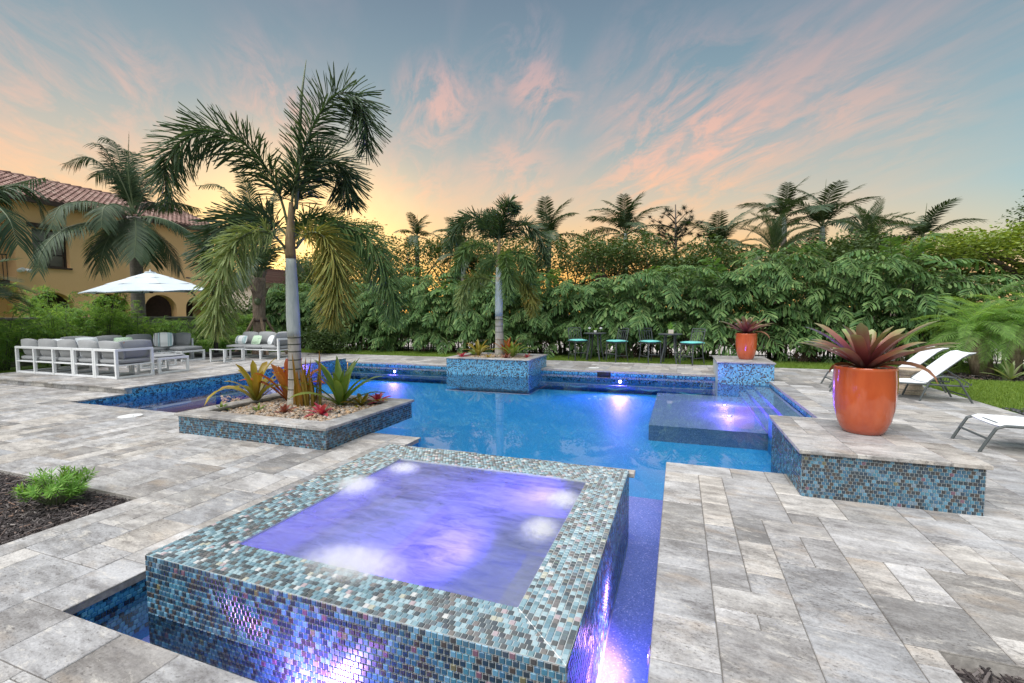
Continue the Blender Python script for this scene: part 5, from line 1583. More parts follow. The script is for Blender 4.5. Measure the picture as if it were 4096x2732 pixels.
LF = [
 [(-16.9, 5.4, 4.0), (-15.9, 6.02, 4.22), (-15.77, 6.36, 4.6), (-15.62, 6.7, 4.83), (-15.52, 6.94, 4.72), (-15.45, 7.09, 4.09)],
 [(-16.9, 5.4, 4.0), (-15.94, 5.92, 4.71), (-15.74, 6.43, 4.74), (-16.02, 7.05, 5.07), (-16.14, 7.5, 5.29)],
 [(-16.9, 5.4, 4.0), (-15.9, 6.02, 4.22), (-15.33, 6.09, 4.24), (-14.77, 6.14, 3.85), (-14.55, 6.17, 3.24)],
 [(-16.9, 5.4, 4.0), (-17.3, 5.0, 5.2), (-17.8, 4.6, 5.6), (-18.4, 4.1, 5.2)],
 [(-16.9, 5.4, 4.0), (-17.6, 5.7, 4.9), (-18.4, 6.0, 5.0), (-19.0, 6.2, 4.2)]]
coconut('palm at the left edge whose fronds hang into the frame', (-16.9, 5.4, -.06), [(-16.95, 5.35, -.06), (-16.9, 5.4, 2), (-16.9, 5.4, 4.05)], [.22, .17, .19], LF, 73, 90, .75, .05, droop=.7)
# spiky palm low at the left edge
t = thing('spiky_palm', 'spiky dark green palm at the left edge before the villa balcony', 'palm tree', (-18.0, 6.5, -.06))
MB().tube([(0, 0, 0), (.02, 0, 1.3), (0, 0, 2.45)], [.16, .13, .12], 10).build('trunk', 'rough_trunk', t, True)
r = random.Random(74)
sp_m = []
for k in range(3):
    mb = MB(); frond(mb, arch(1.35, .35, .45), 50, .42, .028, 'flat', r, .12, .014, .05, .7, .25); sp_m.append(mb.mesh('frond', ['date_leaf', 'palm_stem']))
for k in range(26):
    place(sp_m[k % 3], 'frond', t, (0, 0, 2.45), (0, R(r.uniform(-55, 35)), k * 2.4))

# ------------------------------------------------------------------ palms and trees beyond the garden
r = random.Random(80)
BG = []
for k in range(4):
    mb = MB(); frond(mb, arch(2.6, .55 + .1 * k, .62 + .08 * k, yaw=.2 * (k - 1.5)), 74, .62, .06, 'flat', r, .14, .03, .42, .5, .25, 10); BG.append(mb.mesh('frond', ['background_palm', 'palm_stem']))
DT = []
for k in range(3):
    mb = MB(); frond(mb, arch(3.0, .8, .62 + .1 * k), 90, .45, .035, 'flat', r, .16, .03, .12, .75, .45, 10); DT.append(mb.mesh('frond', ['date_leaf', 'palm_stem']))
def crown_palm(label, x, y, z, n, scale, seed, meshes, tilt=(-62, 25), tr=.16, shaft=True, group='palms beyond the hedge', trm='coconut_trunk'):
    t = thing('royal_palm' if shaft else 'date_palm', label, 'palm tree', (x, y, -.06), 0, group)
    r = random.Random(seed)
    z -= .35
    MB().tube([(r.uniform(-.3, .3), 0, 0), (0, 0, z * .5), (0, 0, z - (1.0 if shaft else 0))], [tr * 1.4, tr * 1.1, tr], 10).build('trunk', trm, t, True)
    if shaft:
        MB().tube([(0, 0, z - 1.02), (0, 0, z - .5), (0, 0, z + .1)], [tr * 1.15, tr, tr * .6], 10).build('crownshaft', 'crownshaft', t, True)
        MB().tube([(0, 0, z), (.05, 0, z + 1.2 * scale), (.1, 0, z + 2.3 * scale)], [.05, .03, .006], 5).build('spear_leaf', 'palm_stem', t)
    for k in range(n):
        q = k / max(1, n - 1)
        pit = tilt[0] + (tilt[1] - tilt[0]) * q + r.uniform(-8, 8)
        place(meshes[k % len(meshes)], 'frond', t, (0, 0, z), (r.uniform(-.2, .2), R(pit), k * 2.39996 + r.uniform(-.3, .3)), scale * r.uniform(.88, 1.08))
crown_palm('royal palm head against the glow left of the smaller foxtail palm', -18.5, 30, 7.7, 12, 0.73, 1, BG)
crown_palm('palm partly hidden behind the left of the smaller foxtail palm', -15.4, 30.5, 7.5, 11, 0.76, 2, BG)
crown_palm('palm with drooping fronds just right of the smaller foxtail palm', -8.3, 30, 7.0, 13, 1.07, 3, BG)
crown_palm('round headed palm left of the tall pine', -3.25, 30, 6.9, 15, 1.12, 4, BG)
crown_palm('feathery palm right of the tall pine', 2.2, 30, 5.7, 14, 1.04, 5, BG)
crown_palm('broad date palm with stiff fronds in the middle of the skyline', 4.8, 28, 5.0, 26, .82, 6, DT, (-75, 30), .22, False, trm='rough_trunk')
crown_palm('tallest palm of the group right of the date palm', 5.9, 32, 7.6, 13, 0.95, 7, BG)
crown_palm('leaning palm in the group right of the date palm', 7.4, 30, 6.6, 13, 1.16, 8, BG)
crown_palm('low bushy palm at the right of the skyline group', 8.6, 27, 5.0, 24, .80, 9, DT, (-70, 30), .2, False, trm='rough_trunk')
crown_palm('lone palm on the skyline before the spreading lime tree', 11.9, 30, 5.7, 12, .82, 10, BG)
crown_palm('palm at the right edge with one long frond hanging in', 18.9, 28, 8.2, 12, 1.35, 11, BG)
crown_palm('small palm low behind the hedge at far left of the skyline', -13.2, 27, 5.4, 12, .8, 12, BG)

def leafcloud(n, lobes, size, r, flat=1.0):
    """leaf-sized faces gathered in twig clumps through the given lobes (centre, radii)"""
    mb = MB(); v = []; f = []
    wts = [a[1][0] * a[1][1] for a in lobes]
    left = n
    while left > 0:
        c, rad = r.choices(lobes, wts)[0]
        th, u = r.uniform(0, 2 * PI), r.uniform(-.75, 1)
        q = r.uniform(.62, 1.0) ** .5
        s = math.sqrt(max(0, 1 - u * u))
        cx, cyy, cz = c[0] + rad[0] * q * s * math.cos(th), c[1] + rad[1] * q * s * math.sin(th), c[2] + rad[2] * q * u
        k = r.randint(9, 18); left -= k
        cr = size * r.uniform(1.2, 2.6)
        for _ in range(k):
            p = Vector((cx + r.gauss(0, cr), cyy + r.gauss(0, cr), cz + r.gauss(0, cr * .55 * flat)))
            d = Vector((r.gauss(0, 1), r.gauss(0, 1), r.gauss(-.1, .5) * flat)).normalized()
            w = d.cross(Vector((r.gauss(0, .5), r.gauss(0, .5), 1))).normalized()
            L, W = size * r.uniform(.7, 1.3), size * r.uniform(.22, .38)
            o = len(v)
            v += [p, p + d * L * .5 + w * W, p + d * L, p + d * L * .5 - w * W]
            f.append((o, o + 1, o + 2, o + 3))
    mb.add(v, f)
    return mb
def limbs(mb, base_r, h, tips, r):
    mb.tube([(0, 0, 0), (r.uniform(-.1, .1), r.uniform(-.1, .1), h * .5), (0, 0, h)], [base_r, base_r * .8, base_r * .6], 8)
    for t in tips:
        a = Vector((0, 0, h * r.uniform(.55, 1)))
        b = Vector(t); m = a.lerp(b, .5) + Vector((r.uniform(-.2, .2), r.uniform(-.2, .2), r.uniform(0, .3)))
        mb.tube([a, m, b], [base_r * .45, base_r * .28, base_r * .08], 5)
def tree(label, loc, lobes, n, size, m, seed, trunk=.2, h=2.5, group='broadleaf trees beyond the hedge', flat=1.0, name='broadleaf_tree'):
    t = thing(name, label, 'tree', loc, 0, group)
    r = random.Random(seed)
    mb = MB(); limbs(mb, trunk, h, [l[0] for l in lobes], r); mb.build('trunk', 'bark', t, True)
    leafcloud(n, lobes, size, r, flat).build('crown', m, t)
    return t
def lobes(r, n, R0, z0, z1, lr, flat=.7):
    out = []
    for _ in range(n):
        a, q = r.uniform(0, 6.28), R0 * math.sqrt(r.random())
        k = r.uniform(.7, 1.2) * lr
        out.append(((q * math.cos(a), q * math.sin(a), r.uniform(z0, z1)), (k, k, k * flat)))
    return out
rr = random.Random(90)
for i, (x, y, ht, R0, m, lab) in enumerate((
    (-22.0, 29, 8.7, 3.0, 'tree_leaf', 'broad dark tree on the skyline right behind the big foxtail palm'),
    (-17.0, 27, 7.6, 2.9, 'tree_leaf', 'rounded tree below the leftmost skyline palm'),
    (-12.2, 28, 6.9, 2.8, 'tree_leaf', 'low dark tree directly behind the smaller foxtail palm'),
    (-6.3, 29, 5.6, 2.4, 'tree_leaf', 'flat dark tree left of the gap with the brightest glow'),
    (-3.9, 27, 6.0, 2.2, 'tree_leaf', 'layered tree under the round headed palm'),
    (-1.4, 27, 6.0, 2.0, 'tree_leaf', 'layered tree left of the pine trunk'),
    (2.4, 30, 5.6, 2.4, 'tree_leaf', 'dark tree under the feathery palm right of the pine'),
    (9.7, 31, 6.2, 1.9, 'tree_leaf', 'airy tree between the palm group and the lone palm'),
    (-27.0, 30, 6.5, 3.0, 'tree_leaf', 'tree between the villa and the staked palm'),
    (-31.5, 33, 6.8, 3.0, 'tree_leaf', 'farther tree behind the villa roof end'),
    (-24.5, 27, 6.4, 2.6, 'tree_leaf', 'bushy tree left of the big foxtail trunk behind the hedge'),
    (-14.8, 29.5, 7.3, 2.6, 'tree_leaf', 'tree between the two leftmost skyline palms'),
    (-9.6, 26.5, 6.2, 2.5, 'tree_leaf', 'rounded tree right behind the smaller foxtail crown'),
    (.6, 26, 5.2, 2.0, 'tree_leaf', 'bushy tree at the foot of the tall pine'),
    (8.3, 25, 4.9, 2.2, 'tree_leaf', 'dark bushy tree right of the skyline palm group'),
    (11.2, 26, 5.0, 2.2, 'lime_tree_leaf', 'lighter green tree under the lone skyline palm'),
    (6.2, 26, 5.2, 2.6, 'tree_leaf', 'dark tree filling the foot of the skyline palm group'))):
    tree(lab, (x, y, -.06), lobes(rr, 15, R0, ht * .3, ht - .7, 1.1), 9500, .17, m, 100 + i, .2, ht * .45)
tree('large spreading lime green tree at the right edge behind the hedge', (13.6, 24, -.06), [((rr.uniform(-2.9, 4.5), rr.uniform(-2.0, 2.0), z), (rr.uniform(1.2, 2.0), 1.4, .36)) for z in (2.0, 2.6, 3.1, 3.6, 4.1, 4.6, 4.6, 4.9, 5.1, 3.3, 2.4, 3.9, 4.3, 2.9, 5.3, 4.8, 5.0, 4.4)], 24000, .17, 'lime_tree_leaf', 121, .3, 3.0, flat=.5)
tree('dark tree under the lime tree at the right edge', (15.0, 22, -.06), lobes(rr, 12, 3.2, 1.2, 3.6, 1.3), 9000, .17, 'tree_leaf', 122, .25, 2.0)
tree('tall thin tree at the right edge behind the hanging frond', (17.2, 30, -.06), lobes(rr, 12, 1.9, 5.0, 7.4, .9), 6000, .15, 'tree_leaf', 123, .2, 5)
# pine
t = thing('pine_tree', 'tall airy pine with needle tufts on the skyline', 'tree', (-.3, 30, -.06), 0)
r = random.Random(131)
mb = MB(); mb.tube([(0, 0, 0), (.1, 0, 4), (0, 0, 8.2)], [.16, .12, .03], 8)
tf = []
for k in range(30):
    z = r.uniform(5.4, 8.2); a = r.uniform(0, 6.28); L = r.uniform(.5, 1.7) * (1.15 - abs(z - 7) * .25)
    e = (L * math.cos(a), L * math.sin(a), z + r.uniform(.1, .6)); mb.tube([(0, 0, z - .3), (e[0] * .5, e[1] * .5, z), e], [.04, .03, .01], 5)
    tf.append(e)
    for _ in range(2): tf.append((e[0] * r.uniform(.5, 1) + r.gauss(0, .2), e[1] * r.uniform(.5, 1) + r.gauss(0, .2), e[2] + r.gauss(0, .15)))
mb.build('trunk', 'bark', t, True)
mb = MB(); v = []; f = []
for e in tf:
    for _ in range(60):
        d = Vector((r.gauss(0, 1), r.gauss(0, 1), r.gauss(.25, .7))).normalized(); w = d.orthogonal().normalized() * .012
        p = Vector(e); L = r.uniform(.15, .34); o = len(v)
        v += [p - w, p + w, p + d * L]; f.append((o, o + 1, o + 2))
mb.add(v, f); mb.build('crown', 'pine_needle', t)

# ------------------------------------------------------------------ hedge of clumping fishtail palms along the fence
r = random.Random(140)
HF = []
for k in range(6):
    mb = MB(); frond(mb, arch(r.uniform(.95, 1.3), .55 + .09 * k, .85 + .07 * k, yaw=r.uniform(-.6, .6)), 28, .27, .062, 'fish', r, .14, .010, .62, .45, .05, 8)
    HF.append(mb.v and (mb.mesh('frond', ['hedge_leaf', 'palm_stem']), mb))
HL = []
for k in range(2):
    mb = MB(); frond(mb, arch(1.2, .75, .60), 28, .30, .085, 'fish', r, .14, .014, .3, .6, .25, 8); HL.append(mb.mesh('frond', ['hedge_leaf_lime', 'palm_stem']))
HB = []
for k in range(2):
    mb = MB(); frond(mb, arch(.9, -.1, 1.0), 22, .28, .06, 'fish', r, .2, .012, .9, .4, .0, 8); HB.append(mb.mesh('frond', ['hedge_leaf_brown', 'dark_stem']))
tops = [(-18.2, 3.0), (-17.0, 3.1), (-15.6, 3.0), (-14.2, 3.1), (-12.8, 3.1), (-11.4, 3.3), (-10.1, 3.5), (-8.9, 2.9), (-7.6, 2.9), (-6.4, 3.0), (-5.2, 3.1), (-4.0, 3.0), (-2.8, 2.9), (-1.6, 3.1), (-.4, 3.4), (.8, 3.3), (2.0, 3.4), (3.1, 3.7), (4.2, 3.4), (5.3, 3.5), (6.4, 3.45), (7.5, 2.8)]
where = ['at the far left end by the stone wall', 'second from the stone wall', 'behind the staked palm', 'behind the right end of the far sofa', 'left of the big foxtail trunk', 'right of the big foxtail trunk', 'behind the hanging frond of the big foxtail palm', 'left of the far planter', 'behind the left corner of the far planter', 'behind the far planter left of its palm', 'directly behind the smaller foxtail palm', 'right of the smaller foxtail trunk', 'behind the left bar chair', 'behind the left bar table', 'behind the right bar chairs', 'behind the right bar table', 'left of the far orange pot', 'behind the far orange pot', 'at the fence gap right of the far pot', 'behind the near orange pot bromeliad', 'left of the feathery pygmy palm', 'last at the right behind the pygmy palm']
for i, (x, ht) in enumerate(tops):
    y = 17.05 + r.uniform(-.15, .25)
    t = thing('hedge_palm', 'clumping green hedge palm ' + where[i], 'hedge plant', (x, y, -.02), 0, 'clumping palms forming the hedge')
    mb = MB(); heads = []
    gap = i in (18,)
    for k in range(9):
        a = r.uniform(0, 6.28); q = r.uniform(.05, .45)
        sx, sy = q * math.cos(a) * 1.5, q * math.sin(a)
        hz = ht * r.uniform(.22, .78)
        e = (sx * 1.5 + r.gauss(0, .1), sy * 1.3, hz)
        mb.tube([(sx, sy, 0), (sx * 1.15, sy * 1.1, hz * .5), e], [.035, .03, .022], 6); heads.append(e)
    mb.build('stem', 'dark_stem', t, True)
    nf = 36
    for k in range(nf):
        u = (k + .5) / nf
        e = heads[k % 9]
        z = .55 + (ht - .95) * u ** .85
        front = r.random() < .68
        az = (-PI / 2 + r.gauss(0, .9)) if front else r.uniform(0, 6.28)
        px, py = r.uniform(-.55, .55), (r.uniform(-.75, .15))
        me = HF[r.randrange(6)][0]
        if z > ht * .72 and r.random() < .16: me = HL[k % 2]
        pit = r.uniform(-22, 22) - 45 * max(0, u - .6)
        if gap and z < 1.3: continue
        place(me, 'frond', t, (px, py, z), (r.uniform(-.5, .5), R(pit), az), r.uniform(.75, 1.15))
    for k in range(3):
        place(HB[k % 2], 'frond', t, (r.uniform(-.5, .5), r.uniform(-.4, 0), r.uniform(.9, 1.7)), (0, R(r.uniform(0, 30)), -PI / 2 + r.gauss(0, .8)), r.uniform(.7, 1))['label'] = 'withered brown hanging frond'
    # the dense inner foliage
    mb = MB()
    for k in range(74):
        me, src = HF[r.randrange(6)]
        M = Matrix.Translation((r.uniform(-.75, .75), r.uniform(-.75, .55), r.uniform(.5, ht - .45) if r.random() < .8 else r.uniform(.15, 1.0))) @ Matrix.Rotation(r.uniform(0, 6.28), 4, 'Z') @ Matrix.Rotation(R(r.uniform(-35, 20)), 4, 'Y') @ Matrix.Scale(r.uniform(.7, 1), 4)
        o = len(mb.v)
        mb.v += [tuple(M @ Vector(p)) for p in src.v]
        mb.f += [tuple(i_ + o for i_ in q) for q in src.f]; mb.mi += src.mi
    mb.build('foliage', ['hedge_leaf', 'palm_stem'], t)['kind'] = 'stuff'

# ------------------------------------------------------------------ metal fence
t = thing('metal_fence', 'low black metal picket fence behind the hedge', 'fence', (-4, 17.6, -.03))
pk = MB().box(-.009, .009, -.009, .009, .05, 1.22).mesh('picket', 'fence_metal')
for k in range(290): place(pk, 'picket', t, (-14.4 + k * .105, 0, 0))
for z in (.10, .98, 1.14): MB().box(-14.6, 16.2, -.016, .016, z - .016, z + .016).build('rail', 'fence_metal', t)
for k in range(13): MB().box(-14.5 + k * 2.5, -14.44 + k * 2.5, -.03, .03, 0, 1.27).build('post', 'fence_metal', t)

# ------------------------------------------------------------------ left: stone wall, bamboo, villa
t = thing('stone_wall', 'long grey boundary wall of thin stacked stone behind the sofas', 'wall', (-19.5, 10, -.06))
mb = MB(); mb.box(-.10, .10, -7, 7.2, 0, 1.50); mb.build('core', 'stone_edge', t)
r = random.Random(150); mb = MB()
for j in range(24):
    y = -7 + r.uniform(-.3, 0)
    while y < 7.2:
        L = r.uniform(.22, .55); y1 = min(7.2, y + L); d = r.uniform(.006, .03)
        mb.box(.10, .115 + d, y + .004, y1 - .004, j * .062 + .004, j * .062 + .058); y = y1
mb.build('stacked_stone', 'wall_stone', t)['kind'] = 'stuff'
y = -7
while y < 7.1:
    MB().box(-.16, .17, y + .004, min(7.2, y + .8) - .004, 1.501, 1.57, .006).build('cap_stone', 'wall_stone', t); y += .8
def bamboo(label, loc, ht, wid, n, seed, dense=1.0):
    t = thing('bamboo', label, 'bamboo', loc, 0, 'feathery bamboo along the left side')
    r = random.Random(seed); st_ = MB(); lf = MB(); v = []; f = []
    for k in range(n):
        a = r.uniform(0, 6.28); q = r.uniform(0, .25)
        L = ht * r.uniform(.6, 1.08); ou = wid * r.uniform(.3, 1.1)
        pts = [(q * math.cos(a), q * math.sin(a), 0), (q * math.cos(a) + ou * .25 * math.cos(a), q * math.sin(a) + ou * .25 * math.sin(a), L * .6), (ou * .7 * math.cos(a), ou * .7 * math.sin(a), L * .95), (ou * 1.15 * math.cos(a), ou * 1.15 * math.sin(a), L * .88)]
        Q = catmull(pts, 10); st_.tube(Q, [.012 * (1 - .07 * i) for i in range(11)], 5)
        for _ in range(int(17 * dense)):
            u = r.uniform(.18, 1); p = Q[min(10, int(u * 10))]
            d0 = Vector((r.gauss(0, 1), r.gauss(0, 1), r.gauss(.0, .35))).normalized(); bl = r.uniform(.15, .42)
            e0 = p + d0 * bl
            for _ in range(9):
                b = p.lerp(e0, r.uniform(.2, 1))
                d = (d0 * .8 + Vector((r.gauss(0, .6), r.gauss(0, .6), -.35 + r.gauss(0, .3)))).normalized()
                w = d.cross(Vector((r.gauss(0, .4), r.gauss(0, .4), 1))).normalized()
                l_, w_ = r.uniform(.10, .19), r.uniform(.011, .016); o = len(v)
                v += [b, b + d * l_ * .4 + w * w_, b + d * l_ + Vector((0, 0, -.02)), b + d * l_ * .4 - w * w_]; f.append((o, o + 1, o + 2, o + 3))
    st_.build('stem', 'palm_stem', t, True)
    lf.add(v, f); lf.build('foliage', 'bamboo_leaf', t)
bm = [((-18.3, 7.2, -.06), 1.75, 1.0, 26, 'bamboo at the left edge beside the lawn'), ((-18.0, 8.4, -.06), 1.9, 1.1, 30, 'widest bamboo clump behind the left sofa'), ((-18.3, 9.6, -.06), 2.35, 1.0, 26, 'tallest bamboo clump in front of the first villa arch'),
      ((-18.3, 10.8, -.06), 1.75, .9, 24, 'bamboo under the left rim of the umbrella'), ((-18.5, 12.0, -.06), 1.35, .8, 18, 'low bamboo before the stone wall'), ((-18.4, 13.3, -.06), 1.5, .9, 20, 'bamboo under the umbrella before the wall'),
      ((-17.8, 14.4, -.06), 1.7, .9, 22, 'bamboo between the umbrella pole and the staked palm'), ((-17.2, 12.9, -.06), .8, .7, 18, 'low bamboo beside the umbrella base'), ((-17.9, 6.0, -.06), 1.25, .9, 22, 'low bamboo near the left lawn'), ((-16.6, 13.9, -.06), .95, .8, 18, 'low bamboo behind the far sofa'), ((-20.9, 9.5, -.06), 2.6, 1.1, 18, 'bamboo rising behind the stone wall'), ((-20.6, 15.6, -.06), 2.6, 1.0, 16, 'thin bamboo before the third villa arch')]
for i, (loc, ht, w, n, lab) in enumerate(bm): bamboo(lab, loc, ht, w, n, 160 + i)
for i, (x, y, ht) in enumerate(((-18.9, 15.2, 2.5), (-13.6, 14.9, 1.2))):
    tree(('dense dark shrub in the corner of wall and hedge', 'low dark shrub behind the far sofa')[i], (x, y, -.06), lobes(rr, 8, .7, ht * .3, ht * .8, .5), 3000, .11, 'tree_leaf', 180 + i, .05, ht * .4, 'dark shrubs at the back left', name='shrub')

def villa():
    t = thing('villa', 'orange stucco villa with clay tile roof arches and balcony at left', 'building', (-26, 15, -.06))
    X = 0.0
    def Pt(y, z): return (y - 15, z + .06)
    Y0, Y1, ZT = 10.95, 19.6, 6.55
    holes = []
    def arch_hole(yc, hw, top):
        p = [(yc - hw, -.02), (yc + hw, -.02)]
        for k in range(13):
            a = PI * k / 12; p.append((yc + hw * math.cos(a), top - hw * .95 + hw * .95 * math.sin(a)))
        return p
    arches = [arch_hole(12.05, .80, 2.62), arch_hole(14.25, .85, 2.62), arch_hole(16.55, .80, 2.66), arch_hole(18.6, .75, 2.66)]
    win = [[(11.5, 3.72), (12.75, 3.72), (12.75, 5.35), (11.5, 5.35)]]
    holes = arches + win
    def sheet(nm, outer, hs, m, depth):
        polys = [[Vector((0, y, z)) for y, z in outer]] + [[Vector((0, y, z)) for y, z in h] for h in hs]
        tris = tessellate_polygon(polys)
        flat = [p for q in polys for p in q]
        mb = MB()
        vs = [(0, p.y - 15, p.z + .06) for p in flat]
        fs = []
        for a, b, c in tris:
            n = (flat[b] - flat[a]).cross(flat[c] - flat[a])
            fs.append((a, b, c) if n.x > 0 else (a, c, b))
        mb.add(vs, fs)
        for h in hs:
            k = len(h)
            for i in range(k):
                (y0, z0), (y1, z1) = h[i], h[(i + 1) % k]
                mb.quad((0, y0 - 15, z0 + .06), (-depth, y0 - 15, z0 + .06), (-depth, y1 - 15, z1 + .06), (0, y1 - 15, z1 + .06))
        mb.build(nm, m, t)
    sheet('wall', [(Y0, 0 - .05), (Y1, -.05), (Y1, ZT), (Y0, ZT)], holes, 'orange_stucco', .45)
    MB().quad((-6, Y1 - 15, .0), (0, Y1 - 15, .0), (0, Y1 - 15, ZT + .06), (-6, Y1 - 15, ZT + .06)).build('wall', 'orange_stucco', t)
    MB().box(-1.3, -.9, Y0 - 15 - 4.2, Y0 - 15, 0, ZT + .06).build('wall', 'orange_stucco', t)
    MB().quad((-.9, Y0 - 15, 0), (0, Y0 - 15, 0), (0, Y0 - 15, ZT + .06), (-.9, Y0 - 15, ZT + .06)).build('wall', 'orange_stucco', t)
    MB().box(-2.0, -1.951, Y0 - 15, Y1 - 15, 0, 2.91).build('loggia_wall', 'dark_wood', t)  # dark colour stands in for the shade inside the arches
    MB().box(-1.95, -.5, Y0 - 15, Y1 - 15, -.02, .02).build('loggia_floor', 'stone_edge', t)
    MB().box(-1.95, -.46, Y0 - 15, Y1 - 15, 2.92, 3.0).build('loggia_ceiling', 'dark_wood', t)
    w = thing_part('window', t)
    MB().box(-.30, -.28, 11.5 - 15, 12.75 - 15, 3.78, 5.41).build('pane', 'window_glass', w)
    for a, b, c, d in ((11.5, 11.57, 3.78, 5.41), (12.68, 12.75, 3.78, 5.41), (12.10, 12.15, 3.85, 5.34)):
        MB().box(-.279, -.24, a - 15, b - 15, c, d).build('frame', 'bronze_metal', w)
    for z in (3.78, 4.30, 4.85, 5.34):
        MB().box(-.2785, -.25, 11.57 - 15, 12.68 - 15, z, z + .06).build('frame', 'bronze_metal', w)
    MB().box(-.02, .10, 11.35 - 15, 12.9 - 15, 5.42, 5.60).build('lintel', 'dark_wood', w)
    MB().box(-.02, .06, 11.45 - 15, 12.8 - 15, 3.70, 3.775).build('sill', 'dark_wood', w)
    # balcony and door at the left recess
    b = thing_part('balcony', t)
    MB().box(-.9, .28, Y0 - 15 - 3.2, Y0 - 15 - .35, 2.86, 3.10).build('slab', 'dark_wood', b)
    for k in range(24): MB().box(.20, .225, Y0 - 15 - 3.15 + k * .12, Y0 - 15 - 3.13 + k * .12, 3.10, 4.10).build('baluster', 'fence_metal', b)
    MB().box(.19, .235, Y0 - 15 - 3.2, Y0 - 15 - .36, 4.101, 4.15).build('rail', 'fence_metal', b)
    d = thing_part('door', t)
    MB().box(-.899, -.86, Y0 - 15 - 2.4, Y0 - 15 - .9, 3.11, 5.35).build('pane', 'window_glass', d)
    MB().box(-.899, -.82, Y0 - 15 - 2.55, Y0 - 15 - .75, 5.351, 5.55).build('lintel', 'dark_wood', d)
    # roof: slope, fascia and rows of barrel tiles
    ez, ridge, run = ZT + .02, 8.25, 3.6
    mb = MB(); mb.add([(.55, -8.5, ez), (.55, 5.2, ez), (-run, 5.2, ridge), (-run, -8.5, ridge), (-2 * run - .5, 5.2, ez), (-2 * run - .5, -8.5, ez)], [(0, 1, 2, 3), (3, 2, 4, 5), (1, 4, 2), (5, 0, 3)])
    roof = mb.build('roof', 'roof_clay', t)
    MB().box(.50, .56, -8.5, 5.2, ez - .20, ez - .01).build('fascia', 'dark_wood', t)
    MB().box(.0, .499, -8.5, 5.2, ez - .12, ez - .06).build('soffit', 'dark_wood', t)
    sl = Vector((-run - .55, 0, ridge - ez)); LS = sl.length; sl.normalize(); up = Vector((ridge - ez, 0, run + .55)).normalized()
    mb = MB(); seg = 5; tw, tl = .155, .46
    v = []; f = []
    for e, rr_ in ((0, tw / 2 * 1.1), (tl, tw / 2 * .85)):
        for k in range(seg + 1):
            a = PI * k / seg; v.append((e, rr_ * math.cos(a), rr_ * math.sin(a) + (.03 if e == 0 else 0)))
    for k in range(seg): f.append((k, k + 1, seg + 2 + k, seg + 1 + k))
    f.append(tuple(range(seg, -1, -1)))
    mb.add(v, f); tm = mb.mesh('roof_tile', 'roof_clay')
    M3 = Matrix((sl, Vector((0, 1, 0)), up)).transposed()
    if M3.determinant() < 0: M3 = Matrix((sl, Vector((0, -1, 0)), up)).transposed()
    eu = M3.to_euler()
    allp = []
    for i in range(int(LS / .36)):
        for k in range(int(13.6 / .23)):
            p = Vector((.56, -8.4 + k * .23, ez + .015)) + sl * (i * .36)
            allp.append((p, shows(p.x - 26, p.y + 15, p.z - .06)))
    allp.sort(key=lambda q: -q[1])
    rest = MB()
    for k, (p, s_) in enumerate(allp):
        if k < 240: place(tm, 'roof_tile', roof, p, eu)
        else: rest.add([tuple(M3 @ Vector(q) + p) for q in v], f)
    rest.build('tile_rows', 'roof_clay', roof)['kind'] = 'stuff'
    for k in range(30):
        MB().tube([(-run, -8.4 + k * .45, ridge + .02), (-run, -7.93 + k * .45, ridge + .05)], [.10, .12], 7).build('ridge_tile', 'roof_clay', roof, True)
def thing_part(name, parent):
    o = bpy.data.objects.new(name, None); C.objects.link(o); o.parent = parent
    o.empty_display_size = .1
    return o

villa()
t = thing('security_light', 'white twin floodlight on the orange villa wall', 'wall light', (-25.99, 11.12, 3.52))
MB().lathe([(.09, 0), (.09, .03), (.001, .03)], 12).build('plate', 'white_plastic', t).rotation_euler = (0, PI / 2, 0)
for s in (-1, 1):
    o = MB().lathe([(.05, -.02), (.085, .16), (.075, .17), (.001, .15)], 12).build('lamp_head', 'white_plastic', t, True, (.08, s * .10, .0)); o.rotation_euler = (s * -.5, PI / 2 + .5, 0)
def far_house(label, loc, w, d, h, m, chimney):
    t = thing('house', label, 'house', loc, 0, 'houses far behind the trees')
    MB().box(-d / 2, d / 2, -w / 2, w / 2, 0, h).build('wall', m, t)
    mb = MB(); e = .5; z = h + .005
    mb.add([(d / 2 + e, -w / 2 - e, z), (d / 2 + e, w / 2 + e, z), (0, w / 2 - 1, z + d * .28), (0, -w / 2 + 1, z + d * .28), (-d / 2 - e, w / 2 + e, z), (-d / 2 - e, -w / 2 - e, z)], [(0, 1, 2, 3), (3, 2, 4, 5), (1, 4, 2), (5, 0, 3), (0, 5, 4, 1)])
    rf = mb.build('roof', 'roof_clay', t)
    for k in range(14):
        f_ = k / 14
        MB().box(0, .06, -w / 2 - e + f_ * (e + 1.0), w / 2 + e - f_ * (e + 1.0), 0, .04).build('tile_course', 'roof_clay', rf, loc=(d / 2 + e - f_ * (d / 2 + e), 0, z + f_ * d * .28 + .0))
    for y in (-w * .25, w * .2):
        wd = thing_part('window', t)
        MB().box(d / 2, d / 2 + .05, y - .5, y + .5, h - 2.0, h - .8).build('frame', 'white_metal', wd)
        MB().box(d / 2 + .051, d / 2 + .06, y - .42, y + .42, h - 1.92, h - .88).build('pane', 'window_glass', wd)
    if chimney: MB().box(.6, 1.3, -.4, .4, h + .8, h + 2.6).build('chimney', 'cream_stucco', rf)
far_house('distant house with clay roof and chimney right of the villa', (-37.5, 26.5, -.06), 7, 6, 3.6, 'orange_stucco', True)
far_house('pale distant house behind the big foxtail trunk', (-31.5, 28.5, -.06), 5.5, 5, 4.0, 'cream_stucco', False)

